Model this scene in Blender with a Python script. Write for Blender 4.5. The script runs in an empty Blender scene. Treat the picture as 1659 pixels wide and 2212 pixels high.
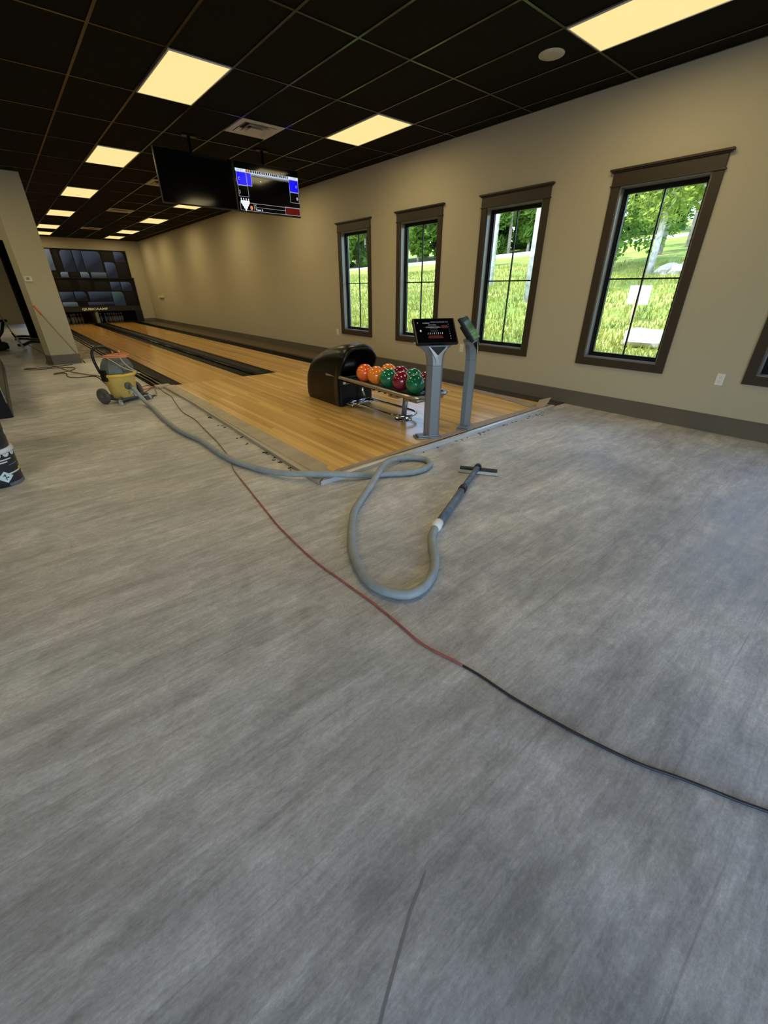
import bpy, bmesh, math, random
from mathutils import Vector, Matrix
random.seed(7)
SC = bpy.context.scene
COL = SC.collection
PI = math.pi

# ------------------------------------------------------------------ camera
CAM_H = 1.434
H = 3.335                                            # ceiling height
cd = bpy.data.cameras.new('camera')
cd.sensor_fit = 'HORIZONTAL'; cd.sensor_width = 36.0
cd.lens = 36.0 * 889.85 / 1659.0
cd.clip_start = 0.05; cd.clip_end = 400
cam = bpy.data.objects.new('camera', cd); COL.objects.link(cam)
r = Vector((0.76569375, -0.64320427, -0.00116204)); u = Vector((0.30715116, 0.36405537, 0.87927348)); f = Vector((0.56512941, 0.67361113, -0.47631586))
cam.matrix_world = Matrix(((r.x, u.x, -f.x, 0), (r.y, u.y, -f.y, 0), (r.z, u.z, -f.z, CAM_H), (0, 0, 0, 1)))
SC.camera = cam

# ------------------------------------------------------------------ sky, sun, exposure
w = bpy.data.worlds.new('sky'); SC.world = w; w.use_nodes = True
wn = w.node_tree.nodes; wl = w.node_tree.links
sky = wn.new('ShaderNodeTexSky'); sky.sky_type = 'NISHITA'; sky.sun_disc = False
sky.sun_elevation = math.radians(55); sky.sun_rotation = math.radians(-75); sky.altitude = 200
SKY_STRENGTH = 1.35
wn['Background'].inputs[1].default_value = SKY_STRENGTH
wl.new(sky.outputs[0], wn['Background'].inputs[0])
sun = bpy.data.lights.new('sun', 'SUN'); sun.energy = 6.8; sun.angle = math.radians(0.6); sun.color = (1.0, 0.95, 0.86)
so = bpy.data.objects.new('sun', sun); COL.objects.link(so); so.location = (-10, 5, 30)
so.rotation_euler = Vector((0.50, -0.16, -0.85)).to_track_quat('-Z', 'Y').to_euler()
vs = SC.view_settings
SC.display_settings.display_device = 'sRGB'
vs.view_transform = 'Standard'; vs.look = 'None'; vs.gamma = 1.0; vs.use_curve_mapping = False
vs.exposure = 0.0
LAMP_W = 18.5                                        # watts of each ceiling panel's lamp
LAMP_COL = (1.0, 0.80, 0.42)

# ------------------------------------------------------------------ materials
def mat(name, color=(.5, .5, .5), rough=.5, metal=0.0, spec=.5, noise=0.0, nscale=20.0, bump=0.0, bscale=200.0, emit=None, estr=1.0, coat=0.0):
    m = bpy.data.materials.new(name); m.use_nodes = True
    nt = m.node_tree; b = nt.nodes['Principled BSDF']
    b.inputs['Base Color'].default_value = (*color, 1); b.inputs['Roughness'].default_value = rough
    b.inputs['Metallic'].default_value = metal; b.inputs['Specular IOR Level'].default_value = spec
    b.inputs['Coat Weight'].default_value = coat
    tc = None
    def coord():
        return nt.nodes.new('ShaderNodeTexCoord').outputs['Object']
    if noise > 0:
        n = nt.nodes.new('ShaderNodeTexNoise'); n.inputs['Scale'].default_value = nscale; n.inputs['Detail'].default_value = 5
        nt.links.new(coord(), n.inputs['Vector'])
        mr = nt.nodes.new('ShaderNodeMapRange'); mr.inputs[1].default_value = .3; mr.inputs[2].default_value = .7
        mr.inputs[3].default_value = 1 - noise; mr.inputs[4].default_value = 1 + noise
        nt.links.new(n.outputs[0], mr.inputs[0])
        mx = nt.nodes.new('ShaderNodeMix'); mx.data_type = 'RGBA'; mx.blend_type = 'MULTIPLY'; mx.inputs[0].default_value = 1
        mx.inputs[6].default_value = (*color, 1); nt.links.new(mr.outputs[0], mx.inputs[7]); nt.links.new(mx.outputs[2], b.inputs['Base Color'])
    if bump > 0:
        n2 = nt.nodes.new('ShaderNodeTexNoise'); n2.inputs['Scale'].default_value = bscale; n2.inputs['Detail'].default_value = 3
        nt.links.new(coord(), n2.inputs['Vector'])
        bp = nt.nodes.new('ShaderNodeBump'); bp.inputs['Strength'].default_value = bump; bp.inputs['Distance'].default_value = .002
        nt.links.new(n2.outputs[0], bp.inputs['Height']); nt.links.new(bp.outputs[0], b.inputs['Normal'])
    if emit:
        b.inputs['Emission Color'].default_value = (*emit, 1); b.inputs['Emission Strength'].default_value = estr
    return m

def nodes_of(m): return m.node_tree.nodes, m.node_tree.links, m.node_tree.nodes['Principled BSDF']

def floor_material():
    m = mat('bare_floor', (.4, .4, .4), .5); N, L, b = nodes_of(m)
    tc = N.new('ShaderNodeTexCoord').outputs['Object']
    def noise(scale, sx=1, sy=1, detail=6, rough=.6, rot=0.0, dist=0.0):
        mp = N.new('ShaderNodeMapping'); mp.inputs['Scale'].default_value = (sx, sy, 1); mp.inputs['Rotation'].default_value = (0, 0, rot)
        L.new(tc, mp.inputs[0]); n = N.new('ShaderNodeTexNoise'); n.inputs['Scale'].default_value = scale
        n.inputs['Detail'].default_value = detail; n.inputs['Roughness'].default_value = rough; n.inputs['Distortion'].default_value = dist
        L.new(mp.outputs[0], n.inputs['Vector']); return n.outputs[0]
    def rng(v, a, c, lo, hi):
        q = N.new('ShaderNodeMapRange'); q.inputs[1].default_value = a; q.inputs[2].default_value = c; q.inputs[3].default_value = lo; q.inputs[4].default_value = hi
        L.new(v, q.inputs[0]); return q.outputs[0]
    def mth(op, a, c):
        q = N.new('ShaderNodeMath'); q.operation = op
        for i, v in enumerate((a, c)):
            if isinstance(v, (int, float)): q.inputs[i].default_value = v
            else: L.new(v, q.inputs[i])
        return q.outputs[0]
    streak = rng(noise(2.0, .9, 6.0, 9, .70, 0, .35), .36, .64, .80, 1.20)
    fine = rng(noise(9, 1.0, 7, 6, .75, 0, .3), .36, .64, .88, 1.12)
    blotch = rng(noise(.8, 1, 1.3, 6, .65, 0, .8), .34, .66, .72, 1.24)
    mott = rng(noise(7, 1, 1.3, 10, .8, 0, 1.0), .35, .65, .82, 1.16)
    grit = rng(noise(60, 1, 1.6, 5, .8), .3, .7, .80, 1.18)
    smear = rng(noise(16, 1, 1.5, 6, .8, .4, 1.4), .60, .78, 1.0, .72)
    scr = rng(noise(5, 1, 16, 6, .85, .5, .6), .60, .74, 1.0, 1.26)
    scr2 = rng(noise(4, 1, 13, 6, .85, -.9, .8), .61, .75, 1.0, 1.22)
    v = mth('MULTIPLY', streak, fine); v = mth('MULTIPLY', v, blotch); v = mth('MULTIPLY', v, mott); v = mth('MULTIPLY', v, grit); v = mth('MULTIPLY', v, smear); v = mth('MULTIPLY', v, scr); v = mth('MULTIPLY', v, scr2)
    # ghost joints of the lifted planks: thin dark lines every 0.185 m, broken up by noise
    sep = N.new('ShaderNodeSeparateXYZ'); L.new(tc, sep.inputs[0])
    wob = mth('MULTIPLY', noise(1.2, 1, 1, 3), .02)
    fr = mth('FRACT', mth('DIVIDE', mth('ADD', sep.outputs[1], wob), .185), 0)
    ln = rng(mth('ABSOLUTE', mth('SUBTRACT', fr, .5), 0), .478, .5, 0, 1)
    brk = rng(noise(1.1, .6, 3, 4, .6), .45, .62, 0, .34)
    v = mth('MULTIPLY', v, mth('SUBTRACT', 1.0, mth('MULTIPLY', ln, brk)))
    hue = noise(1.6, 1, 1, 4, .6)
    cr = N.new('ShaderNodeValToRGB'); cr.color_ramp.elements[0].position = .35; cr.color_ramp.elements[1].position = .65
    cr.color_ramp.elements[0].color = (.455, .46, .452, 1); cr.color_ramp.elements[1].color = (.52, .50, .47, 1)
    L.new(hue, cr.inputs[0])
    mx = N.new('ShaderNodeMix'); mx.data_type = 'RGBA'; mx.blend_type = 'MULTIPLY'; mx.inputs[0].default_value = 1
    L.new(cr.outputs[0], mx.inputs[6]); L.new(v, mx.inputs[7]); L.new(mx.outputs[2], b.inputs['Base Color'])
    L.new(rng(v, .6, 1.4, .42, .62), b.inputs['Roughness'])
    bp = N.new('ShaderNodeBump'); bp.inputs['Strength'].default_value = .25; bp.inputs['Distance'].default_value = .003
    L.new(v, bp.inputs['Height']); L.new(bp.outputs[0], b.inputs['Normal'])
    return m

def wood_material(name, rough, base_lo, base_hi):
    m = mat(name, (.6, .38, .15), rough, spec=.5); N, L, b = nodes_of(m)
    oi = N.new('ShaderNodeObjectInfo'); tc = N.new('ShaderNodeTexCoord').outputs['Object']
    add = N.new('ShaderNodeVectorMath'); add.operation = 'ADD'; sc = N.new('ShaderNodeVectorMath'); sc.operation = 'SCALE'; sc.inputs[0].default_value = (7, 23, 3)
    L.new(oi.outputs['Random'], sc.inputs['Scale']); L.new(tc, add.inputs[0]); L.new(sc.outputs[0], add.inputs[1])
    mp = N.new('ShaderNodeMapping'); mp.inputs['Scale'].default_value = (60, 2.2, 60); L.new(add.outputs[0], mp.inputs[0])
    n = N.new('ShaderNodeTexNoise'); n.inputs['Scale'].default_value = 1; n.inputs['Detail'].default_value = 5; n.inputs['Distortion'].default_value = .5; L.new(mp.outputs[0], n.inputs[0])
    mp2 = N.new('ShaderNodeMapping'); mp2.inputs['Scale'].default_value = (1, .55, 1); L.new(add.outputs[0], mp2.inputs[0])
    n2 = N.new('ShaderNodeTexNoise'); n2.inputs['Scale'].default_value = 1; n2.inputs['Detail'].default_value = 1; L.new(mp2.outputs[0], n2.inputs[0])
    # strips cut across the board's length at random places, each of its own tone
    a1 = N.new('ShaderNodeMath'); a1.operation = 'MULTIPLY_ADD'; a1.inputs[1].default_value = .75; L.new(oi.outputs['Random'], a1.inputs[0])
    m1 = N.new('ShaderNodeMath'); m1.operation = 'MULTIPLY'; m1.inputs[1].default_value = .55; L.new(n2.outputs[0], m1.inputs[0]); L.new(m1.outputs[0], a1.inputs[2])
    m2 = N.new('ShaderNodeMath'); m2.operation = 'MULTIPLY_ADD'; m2.inputs[1].default_value = .4; L.new(n.outputs[0], m2.inputs[0]); L.new(a1.outputs[0], m2.inputs[2])
    m3 = N.new('ShaderNodeMapRange'); m3.inputs[1].default_value = .25; m3.inputs[2].default_value = 1.25; L.new(m2.outputs[0], m3.inputs[0])
    cr = N.new('ShaderNodeValToRGB'); cr.color_ramp.elements[0].color = (*base_lo, 1); cr.color_ramp.elements[1].color = (*base_hi, 1)
    L.new(m3.outputs[0], cr.inputs[0]); L.new(cr.outputs[0], b.inputs['Base Color'])
    return m

def ground_material():
    m = mat('meadow', (.2, .25, .06), .9, spec=.1); N, L, b = nodes_of(m)
    tc = N.new('ShaderNodeTexCoord').outputs['Object']
    n = N.new('ShaderNodeTexNoise'); n.inputs['Scale'].default_value = .55; n.inputs['Detail'].default_value = 8; n.inputs['Roughness'].default_value = .7; L.new(tc, n.inputs[0])
    cr = N.new('ShaderNodeValToRGB'); e = cr.color_ramp.elements
    e[0].position = .32; e[0].color = (.11, .19, .035, 1); e[1].position = .66; e[1].color = (.34, .31, .10, 1)
    k = e.new(.5); k.color = (.22, .27, .055, 1)
    L.new(n.outputs[0], cr.inputs[0]); L.new(cr.outputs[0], b.inputs['Base Color'])
    return m

def leaf_material(name, c):
    m = mat(name, c, .6, spec=.3); N, L, b = nodes_of(m)
    oi = N.new('ShaderNodeTexCoord').outputs['Object']
    n = N.new('ShaderNodeTexNoise'); n.inputs['Scale'].default_value = 1.3; L.new(oi, n.inputs[0])
    cr = N.new('ShaderNodeValToRGB'); cr.color_ramp.elements[0].position = .3; cr.color_ramp.elements[1].position = .7
    cr.color_ramp.elements[0].color = (c[0] * .6, c[1] * .65, c[2] * .6, 1); cr.color_ramp.elements[1].color = (c[0] * 1.5, c[1] * 1.3, c[2] * 1.1, 1)
    L.new(n.outputs[0], cr.inputs[0]); L.new(cr.outputs[0], b.inputs['Base Color'])
    tr = N.new('ShaderNodeBsdfTranslucent'); L.new(cr.outputs[0], tr.inputs[0])
    ms = N.new('ShaderNodeMixShader'); ms.inputs[0].default_value = .35
    out = N['Material Output']; L.new(b.outputs[0], ms.inputs[1]); L.new(tr.outputs[0], ms.inputs[2]); L.new(ms.outputs[0], out.inputs[0])
    return m

def glass_material():
    m = bpy.data.materials.new('window_glass'); m.use_nodes = True; N = m.node_tree.nodes; L = m.node_tree.links
    N.remove(N['Principled BSDF'])
    t = N.new('ShaderNodeBsdfTransparent'); t.inputs[0].default_value = (.86, .90, .89, 1)
    g = N.new('ShaderNodeBsdfGlossy'); g.inputs['Roughness'].default_value = .02
    lw = N.new('ShaderNodeLayerWeight'); pw = N.new('ShaderNodeMath'); pw.operation = 'POWER'; pw.inputs[1].default_value = 4.0; L.new(lw.outputs['Facing'], pw.inputs[0])
    fr = N.new('ShaderNodeMath'); fr.operation = 'MULTIPLY_ADD'; fr.inputs[1].default_value = .7; fr.inputs[2].default_value = .04; L.new(pw.outputs[0], fr.inputs[0])
    ms = N.new('ShaderNodeMixShader'); L.new(fr.outputs[0], ms.inputs[0]); L.new(t.outputs[0], ms.inputs[1]); L.new(g.outputs[0], ms.inputs[2])
    L.new(ms.outputs[0], N['Material Output'].inputs[0])
    return m

M = {}
M['floor'] = floor_material()
M['wall'] = mat('greige_paint', (.45, .41, .295), .8, spec=.2, bump=.12, bscale=90)
M['base'] = mat('taupe_trim_paint', (.120, .102, .078), .5, noise=.06, nscale=3)
M['trim'] = mat('brown_trim_paint', (.040, .030, .020), .45, spec=.35)
M['sash'] = mat('black_sash', (.006, .006, .007), .45, spec=.25)
M['jamb'] = mat('jamb_paint', (.16, .15, .14), .3)
M['glass'] = glass_material()
M['tile'] = mat('black_ceiling_tile', (.0085, .0072, .0042), .9, spec=.12, bump=.3, bscale=300)
M['grid'] = mat('dark_ceiling_grid', (.009, .008, .006), .25, spec=.5)
M['plenum'] = mat('plenum_black', (.006, .006, .006), .9)
M['panel'] = mat('lit_diffuser', (.10, .10, .09), .6, emit=(1.0, .79, .33), estr=1.0)
M['lampframe'] = mat('white_lamp_frame', (.75, .74, .70), .4)
M['vent'] = mat('white_vent_metal', (.62, .58, .48), .45)
M['ventdark'] = mat('vent_throat', (.02, .02, .018), .8)
M['wood'] = wood_material('maple_approach_boards', .24, (.43, .225, .05), (.84, .52, .16))
M['lanewood'] = wood_material('maple_lane_boards', .16, (.42, .22, .048), (.72, .41, .11))
M['gutter'] = mat('black_gutter', (.003, .0027, .0024), .55, spec=.06)
M['rail'] = mat('black_gloss_rail', (.010, .009, .008), .10, spec=.6)
M['capmat'] = mat('charcoal_cap', (.014, .015, .015), .6, spec=.12)
M['darkfloor'] = mat('dark_subfloor', (.045, .038, .033), .6, noise=.2, nscale=6)
M['brownboard'] = mat('brown_side_board', (.085, .060, .033), .5)
M['paper'] = mat('brown_masking_paper', (.33, .26, .185), .7, noise=.12, nscale=9, bump=.3, bscale=25)
M['tape'] = mat('dusty_edge_tape', (.42, .35, .25), .5, noise=.14, nscale=7)
M['metal'] = mat('pale_metal_strip', (.70, .73, .76), .38, metal=.5)
M['steel'] = mat('silver_paint', (.23, .26, .285), .36, metal=.5)
M['railsteel'] = mat('brushed_rail', (.42, .39, .34), .3, metal=.85)
M['chrome'] = mat('chrome', (.6, .6, .6), .12, metal=1)
M['blackplastic'] = mat('black_plastic', (.005, .005, .006), .38, spec=.35)
M['hood'] = mat('black_leathery_shell', (.0025, .0022, .002), .33, spec=.30, bump=.12, bscale=60)
M['matteblack'] = mat('matte_black', (.010, .010, .011), .7)
M['screenoff'] = mat('glossy_black_glass', (.002, .002, .0025), .08, spec=.28)
M['yellow'] = mat('faded_yellow_plastic', (.62, .42, .10), .5, noise=.16, nscale=9)
M['yellowrim'] = mat('yellow_rim', (.78, .50, .06), .42)
M['greyplastic'] = mat('grey_plastic', (.115, .125, .115), .5, noise=.15, nscale=12)
M['dustblue'] = mat('dusty_dark_plastic', (.07, .075, .085), .6, noise=.3, nscale=18)
M['rubber'] = mat('dusty_rubber', (.085, .08, .07), .8, noise=.25, nscale=30)
M['hose'] = mat('grey_hose', (.30, .335, .345), .5, noise=.10, nscale=14)
M['wandp'] = mat('worn_blue_grey_tube', (.10, .13, .17), .45, noise=.4, nscale=26)
M['whitetape'] = mat('white_tape', (.80, .79, .76), .6)
M['brush'] = mat('black_bristle', (.03, .03, .028), .8, noise=.4, nscale=60)
M['headp'] = mat('pale_head_plastic', (.50, .49, .46), .45)
M['redcord'] = mat('red_cord', (.36, .10, .085), .6, noise=.25, nscale=20)
M['tancord'] = mat('tan_cord', (.26, .20, .15), .65, noise=.2, nscale=15)
M['blackcord'] = mat('black_cord', (.028, .022, .022), .5, noise=.4, nscale=40)
M['orangecord'] = mat('orange_cord', (.70, .27, .13), .5)
M['browncord'] = mat('brown_cord', (.07, .05, .035), .6)
M['orange'] = mat('orange_grip', (.62, .13, .02), .5)
M['alu'] = mat('dull_aluminium', (.30, .27, .20), .4, metal=.6)
M['white'] = mat('white_plastic', (.72, .72, .68), .4)
M['cream'] = mat('cream_plastic', (.64, .58, .42), .45)
M['lcd'] = mat('lcd_dark', (.03, .03, .02), .2)
M['bucket'] = mat('navy_black_bucket', (.012, .014, .022), .38, noise=.15, nscale=10)
M['label'] = mat('pale_blue_label', (.55, .70, .74), .5)
M['labelw'] = mat('white_print', (.62, .64, .68), .5)
M['labely'] = mat('yellow_print', (.55, .45, .03), .5)
M['dust'] = mat('dusty_bucket_bottom', (.12, .13, .15), .7, noise=.5, nscale=25)
M['barfront'] = mat('black_bar_front', (.007, .0065, .006), .65, spec=.2)
M['barside'] = mat('dusty_bar_side', (.085, .075, .06), .7, noise=.35, nscale=8)
M['gravel'] = mat('pale_gravel', (.50, .47, .42), .9, noise=.1, nscale=3)
M['meadow'] = ground_material()
M['grass'] = leaf_material('grass_blades', (.24, .27, .055))
M['leafA'] = leaf_material('leaf_green', (.11, .22, .035))
M['leafB'] = leaf_material('leaf_yellow_green', (.20, .29, .045))
M['leafC'] = leaf_material('leaf_deep_green', (.07, .16, .04))
M['bark'] = mat('grey_bark', (.25, .23, .20), .9, noise=.35, nscale=6)
M['birch'] = mat('pale_bark', (.48, .46, .43), .85, noise=.4, nscale=5)
M['stone'] = mat('pale_stone', (.40, .37, .31), .85, noise=.2, nscale=3)
M['rawwood'] = mat('raw_wood_post', (.40, .30, .17), .8, noise=.2, nscale=12)
M['sign'] = mat('white_sign_board', (.48, .48, .47), .5)
M['green'] = mat('green_print', (.05, .22, .12), .5)
M['kick'] = mat('grey_kickback', (.20, .20, .17), .5)
M['pin'] = mat('white_pin', (.75, .73, .68), .25)
M['pinred'] = mat('red_stripe', (.5, .03, .03), .3)
M['mural_dark'] = mat('mural_black', (.005, .0045, .005), .6, spec=.15)
M['subdirt'] = mat('dirty_subfloor', (.22, .185, .14), .8, noise=.75, nscale=7)

# ------------------------------------------------------------------ mesh helpers
def link(o, parent=None):
    COL.objects.link(o)
    if parent is not None: o.parent = parent
    return o

class MB:
    def __init__(s): s.bm = bmesh.new()
    def add(s, verts, faces, mi=0, smooth=False):
        vs_ = [s.bm.verts.new(v) for v in verts]
        for fc in faces:
            try:
                q = s.bm.faces.new([vs_[i] for i in fc]); q.material_index = mi; q.smooth = smooth
            except ValueError: pass
        return vs_
    def box(s, x0, y0, z0, x1, y1, z1, mi=0, bev=0.0, rot=None, piv=None):
        c = [(x0, y0, z0), (x1, y0, z0), (x1, y1, z0), (x0, y1, z0), (x0, y0, z1), (x1, y0, z1), (x1, y1, z1), (x0, y1, z1)]
        if rot is not None:
            pv = Vector(piv or ((x0 + x1) / 2, (y0 + y1) / 2, (z0 + z1) / 2)); c = [pv + rot @ (Vector(v) - pv) for v in c]
        fs = [(3, 2, 1, 0), (4, 5, 6, 7), (0, 1, 5, 4), (1, 2, 6, 5), (2, 3, 7, 6), (3, 0, 4, 7)]
        if bev <= 0: s.add(c, fs, mi); return
        t = bmesh.new(); vv = [t.verts.new(v) for v in c]
        for fc in fs: t.faces.new([vv[i] for i in fc])
        bmesh.ops.bevel(t, geom=t.edges[:], offset=bev, segments=2, profile=.6, affect='EDGES')
        t.verts.index_update()
        s.add([v.co.copy() for v in t.verts], [[v.index for v in fc.verts] for fc in t.faces], mi); t.free()
    def poly(s, pts, mi=0): s.add(pts, [tuple(range(len(pts)))], mi)
    def prism(s, pts, z0, z1, mi=0):
        n = len(pts); v = [(p[0], p[1], z0) for p in pts] + [(p[0], p[1], z1) for p in pts]
        s.add(v, [tuple(range(n - 1, -1, -1)), tuple(range(n, 2 * n))] + [(i, (i + 1) % n, n + (i + 1) % n, n + i) for i in range(n)], mi)
    def lathe(s, prof, seg=24, mi=0, center=(0, 0, 0), mtx=None, sx=1, sy=1, smooth=True):
        vv = []; c = Vector(center)
        for (rr, z) in prof:
            for k in range(seg):
                a = 2 * PI * k / seg; p = Vector((rr * math.cos(a) * sx, rr * math.sin(a) * sy, z))
                if mtx is not None: p = mtx @ p
                vv.append(c + p)
        n = len(prof); fs = []
        for i in range(n - 1):
            for k in range(seg):
                fs.append((i * seg + k, i * seg + (k + 1) % seg, (i + 1) * seg + (k + 1) % seg, (i + 1) * seg + k))
        a = s.add(vv, fs, mi, smooth)
        for i, rev in ((0, True), (n - 1, False)):
            ring = [a[i * seg + k] for k in range(seg)]
            if prof[i][0] > 1e-6:
                try:
                    q = s.bm.faces.new(ring[::-1] if rev else ring); q.material_index = mi
                except ValueError: pass
    def tube(s, pts, rad, seg=10, mi=0, step=None, rib=0.0, pitch=.02, closed=False, flat=1.0):
        P = [Vector(p) for p in pts]
        if step:
            Q = []
            n = len(P)
            for i in range(n - 1 if not closed else n):
                p0 = P[i - 1] if (i > 0 or closed) else P[0]; p1 = P[i]; p2 = P[(i + 1) % n]; p3 = P[(i + 2) % n] if (closed or i + 2 < n) else P[-1]
                k = max(1, int((p2 - p1).length / step))
                for j in range(k):
                    t = j / k; t2 = t * t; t3 = t2 * t
                    Q.append(.5 * ((2 * p1) + (p2 - p0) * t + (2 * p0 - 5 * p1 + 4 * p2 - p3) * t2 + (3 * p1 - p0 - 3 * p2 + p3) * t3))
            if not closed: Q.append(P[-1])
            P = Q
        n = len(P); rings = []; up = Vector((0, 0, 1)); prev = None; dist = 0
        for i in range(n):
            if closed: t = (P[(i + 1) % n] - P[i - 1])
            else: t = P[min(i + 1, n - 1)] - P[max(i - 1, 0)]
            if t.length < 1e-9: t = Vector((0, 0, 1))
            t.normalize()
            if prev is None:
                a = up if abs(t.z) < .9 else Vector((1, 0, 0)); nn = (a - t * a.dot(t)).normalized()
            else: nn = (prev - t * prev.dot(t)); nn = nn.normalized() if nn.length > 1e-6 else prev
            prev = nn; bb = t.cross(nn)
            if i > 0: dist += (P[i] - P[i - 1]).length
            rr = (rad[i] if isinstance(rad, (list, tuple)) else rad)
            if rib: rr *= 1 + rib * (1 if i % 2 else -1)
            rings.append([P[i] + (nn * math.cos(2 * PI * k / seg) * flat + bb * math.sin(2 * PI * k / seg)) * rr for k in range(seg)])
        vv = [v for rg in rings for v in rg]; fs = []
        for i in range(n if closed else n - 1):
            j = (i + 1) % n
            for k in range(seg): fs.append((i * seg + k, i * seg + (k + 1) % seg, j * seg + (k + 1) % seg, j * seg + k))
        if not closed: fs += [tuple(range(seg - 1, -1, -1)), tuple(range((n - 1) * seg, n * seg))]
        s.add(vv, fs, mi, True)
    def build(s, name, mats, parent=None, loc=None):
        me = bpy.data.meshes.new(name)
        bmesh.ops.recalc_face_normals(s.bm, faces=s.bm.faces[:])
        s.bm.to_mesh(me); s.bm.free()
        for m in (mats if isinstance(mats, (list, tuple)) else [mats]): me.materials.append(m)
        o = bpy.data.objects.new(name, me); link(o, parent)
        if loc: o.location = loc
        return o

def B(name, m, x0, y0, z0, x1, y1, z1, parent=None, bev=0.0):
    q = MB(); q.box(x0, y0, z0, x1, y1, z1, bev=bev); return q.build(name, m, parent)

def thing(name, label, cat, loc=(0, 0, 0), rz=0.0, group=None):
    o = bpy.data.objects.new(name, None); COL.objects.link(o); o.location = loc; o.rotation_euler = (0, 0, rz); o.empty_display_size = .1
    return tag(o, label, cat, group)
def tag(o, label, cat, group=None):
    o['label'] = label; o['category'] = cat
    if group: o['group'] = group
    return o
def struct(o): o['kind'] = 'structure'; return o
def stuff(o, label=None, cat=None):
    o['kind'] = 'stuff'
    if label: o['label'] = label; o['category'] = cat
    return o
def children(o): return [c for c in ALLCH.get(o.name, [])] if False else list(o.children)
def dup(o, label=None, parent=None, kids=None):
    c = o.copy(); COL.objects.link(c)
    if parent is not None: c.parent = parent
    if label: c['label'] = label
    for ch in list(o.children):
        d = ch.copy(); COL.objects.link(d); d.parent = c; d.matrix_parent_inverse = ch.matrix_parent_inverse
        for g in list(ch.children):
            e = g.copy(); COL.objects.link(e); e.parent = d
    return c
def text_mesh(name, body, size, m, parent, mtx, ext=.0006, width=1.0, align='LEFT', bold=.0):
    cu = bpy.data.curves.new(name, 'FONT'); cu.body = body; cu.size = size; cu.extrude = ext; cu.align_x = align; cu.offset = bold; cu.resolution_u = 2
    t = bpy.data.objects.new(name + '_src', cu); COL.objects.link(t)
    dg = bpy.context.evaluated_depsgraph_get(); me = bpy.data.meshes.new_from_object(t.evaluated_get(dg))
    bpy.data.objects.remove(t); bpy.data.curves.remove(cu)
    me.name = name
    for v in me.vertices: v.co.x *= width
    me.transform(mtx); me.materials.clear(); me.materials.append(m)
    o = bpy.data.objects.new(name, me); link(o, parent); return o

# ------------------------------------------------------------------ room shell
XW = 5.762; YB = 24.34; YR = -3.4; XL = -6.0; YL = 27.35
# floor slab
struct(B('floor', M['floor'], XL - .1, YR - .1, -.12, XW + .02, YL + .1, 0.0))
# window openings on the right wall
TFT = .6096
WIN_Y = [7.775, 5.959, 4.1255, 2.2912, .4605, -1.368]
OW = .876; WZ0, WZ1 = .645, 2.43
WT = .19
def wall_with_holes(name, x0, x1, ya, yb, z0, z1, holes):
    q = MB(); hs = sorted(holes); y = ya
    for (a, b, za, zb) in hs:
        q.box(x0, y, z0, x1, a, z1); q.box(x0, a, z0, x1, b, za); q.box(x0, a, zb, x1, b, z1); y = b
    q.box(x0, y, z0, x1, yb, z1)
    return struct(q.build(name, M['wall']))
wall_with_holes('wall_right', XW, XW + WT, YR - .2, YB + 3.2, 0, H + .25, [(y - OW / 2, y + OW / 2, WZ0, WZ1) for y in WIN_Y])
# far wall: open below 1.9 m where the lanes run into the pit
q = MB(); q.box(.85, YB, 0, 1.6, YB + .15, H + .25); q.box(1.6, YB, 1.9, 5.24, YB + .15, H + .25); q.box(5.24, YB, 0, XW, YB + .15, H + .25)
struct(q.build('wall_far', M['wall']))
# pit behind the far wall
q = MB(); q.box(1.2, YB + 3.0, -.1, XW, YB + 3.1, 2.4); q.box(1.1, YB + .15, -.1, 1.2, YB + 3.1, 2.4); q.box(1.1, YB + .15, 2.3, XW, YB + 3.1, 2.4)
struct(q.build('wall_pit', M['matteblack']))
# rear wall with three big daylight openings, left wall, back room wall
q = MB(); xs = [XL]; HO = [(-5.4, -2.6), (-2.0, .9), (1.4, 2.5)]
x = XL - .1
for a, b in HO:
    q.box(x, YR - .2, 0, a, YR, H + .25); q.box(a, YR - .2, 0, b, YR, .1); q.box(a, YR - .2, 2.75, b, YR, H + .25); x = b
q.box(x, YR - .2, 0, XW, YR, H + .25)
struct(q.build('wall_rear', M['wall']))
struct(B('wall_left', M['wall'], XL - .2, YR - .2, 0, XL, YL + .2, H + .25))
# back room wall beyond the partition: two flush courses with a shadow line between them
wb = MB(); wb.box(XL, YL, 0, .85, YL + .15, .86); wb.box(XL, YL + .012, .86, .85, YL + .15, .88); wb.box(XL, YL, .88, .85, YL + .15, 2.12)
wb.box(XL, YL + .015, 2.12, .85, YL + .15, 2.24); wb.box(XL, YL - .01, 2.24, .85, YL + .15, H + .25)
struct(wb.build('wall_back_room', mat('tan_wall', (.40, .33, .19), .8)))
# partition: the square pillar end facing the room with a splayed return, and the wall running on behind it
q = MB(); q.prism([(1.05, 11.70), (1.05, 24.34), (.86, 24.34), (.86, 12.10), (.47, 12.10), (.466, 11.89), (.551, 11.70)], 0, H)
struct(q.build('wall_partition', M['wall']))
q = MB(); q.prism([(1.06, 11.68), (1.06, 12.4), (1.05, 12.4), (1.05, 11.70), (.551, 11.70), (.466, 11.89), (.47, 12.1), (.46, 12.1), (.452, 11.885), (.545, 11.68)], 0, .19)
struct(q.build('baseboard_partition', M['base']))
# right and far baseboards, with a small stepped cap
def baseboard(name, x, ya, yb, ht):
    q = MB(); q.box(x - .018, ya, 0.006, x, yb, ht - .022); q.box(x - .012, ya, ht - .022, x, yb, ht - .006, bev=.002); q.box(x - .022, ya, ht - .03, x, yb, ht - .016, bev=.003)
    return struct(q.build(name, M['base']))
baseboard('baseboard_right', XW, YR, YB, .196)
struct(B('baseboard_far', M['base'], 5.25, YB - .018, 0, XW - .02, YB, .196))

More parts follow.
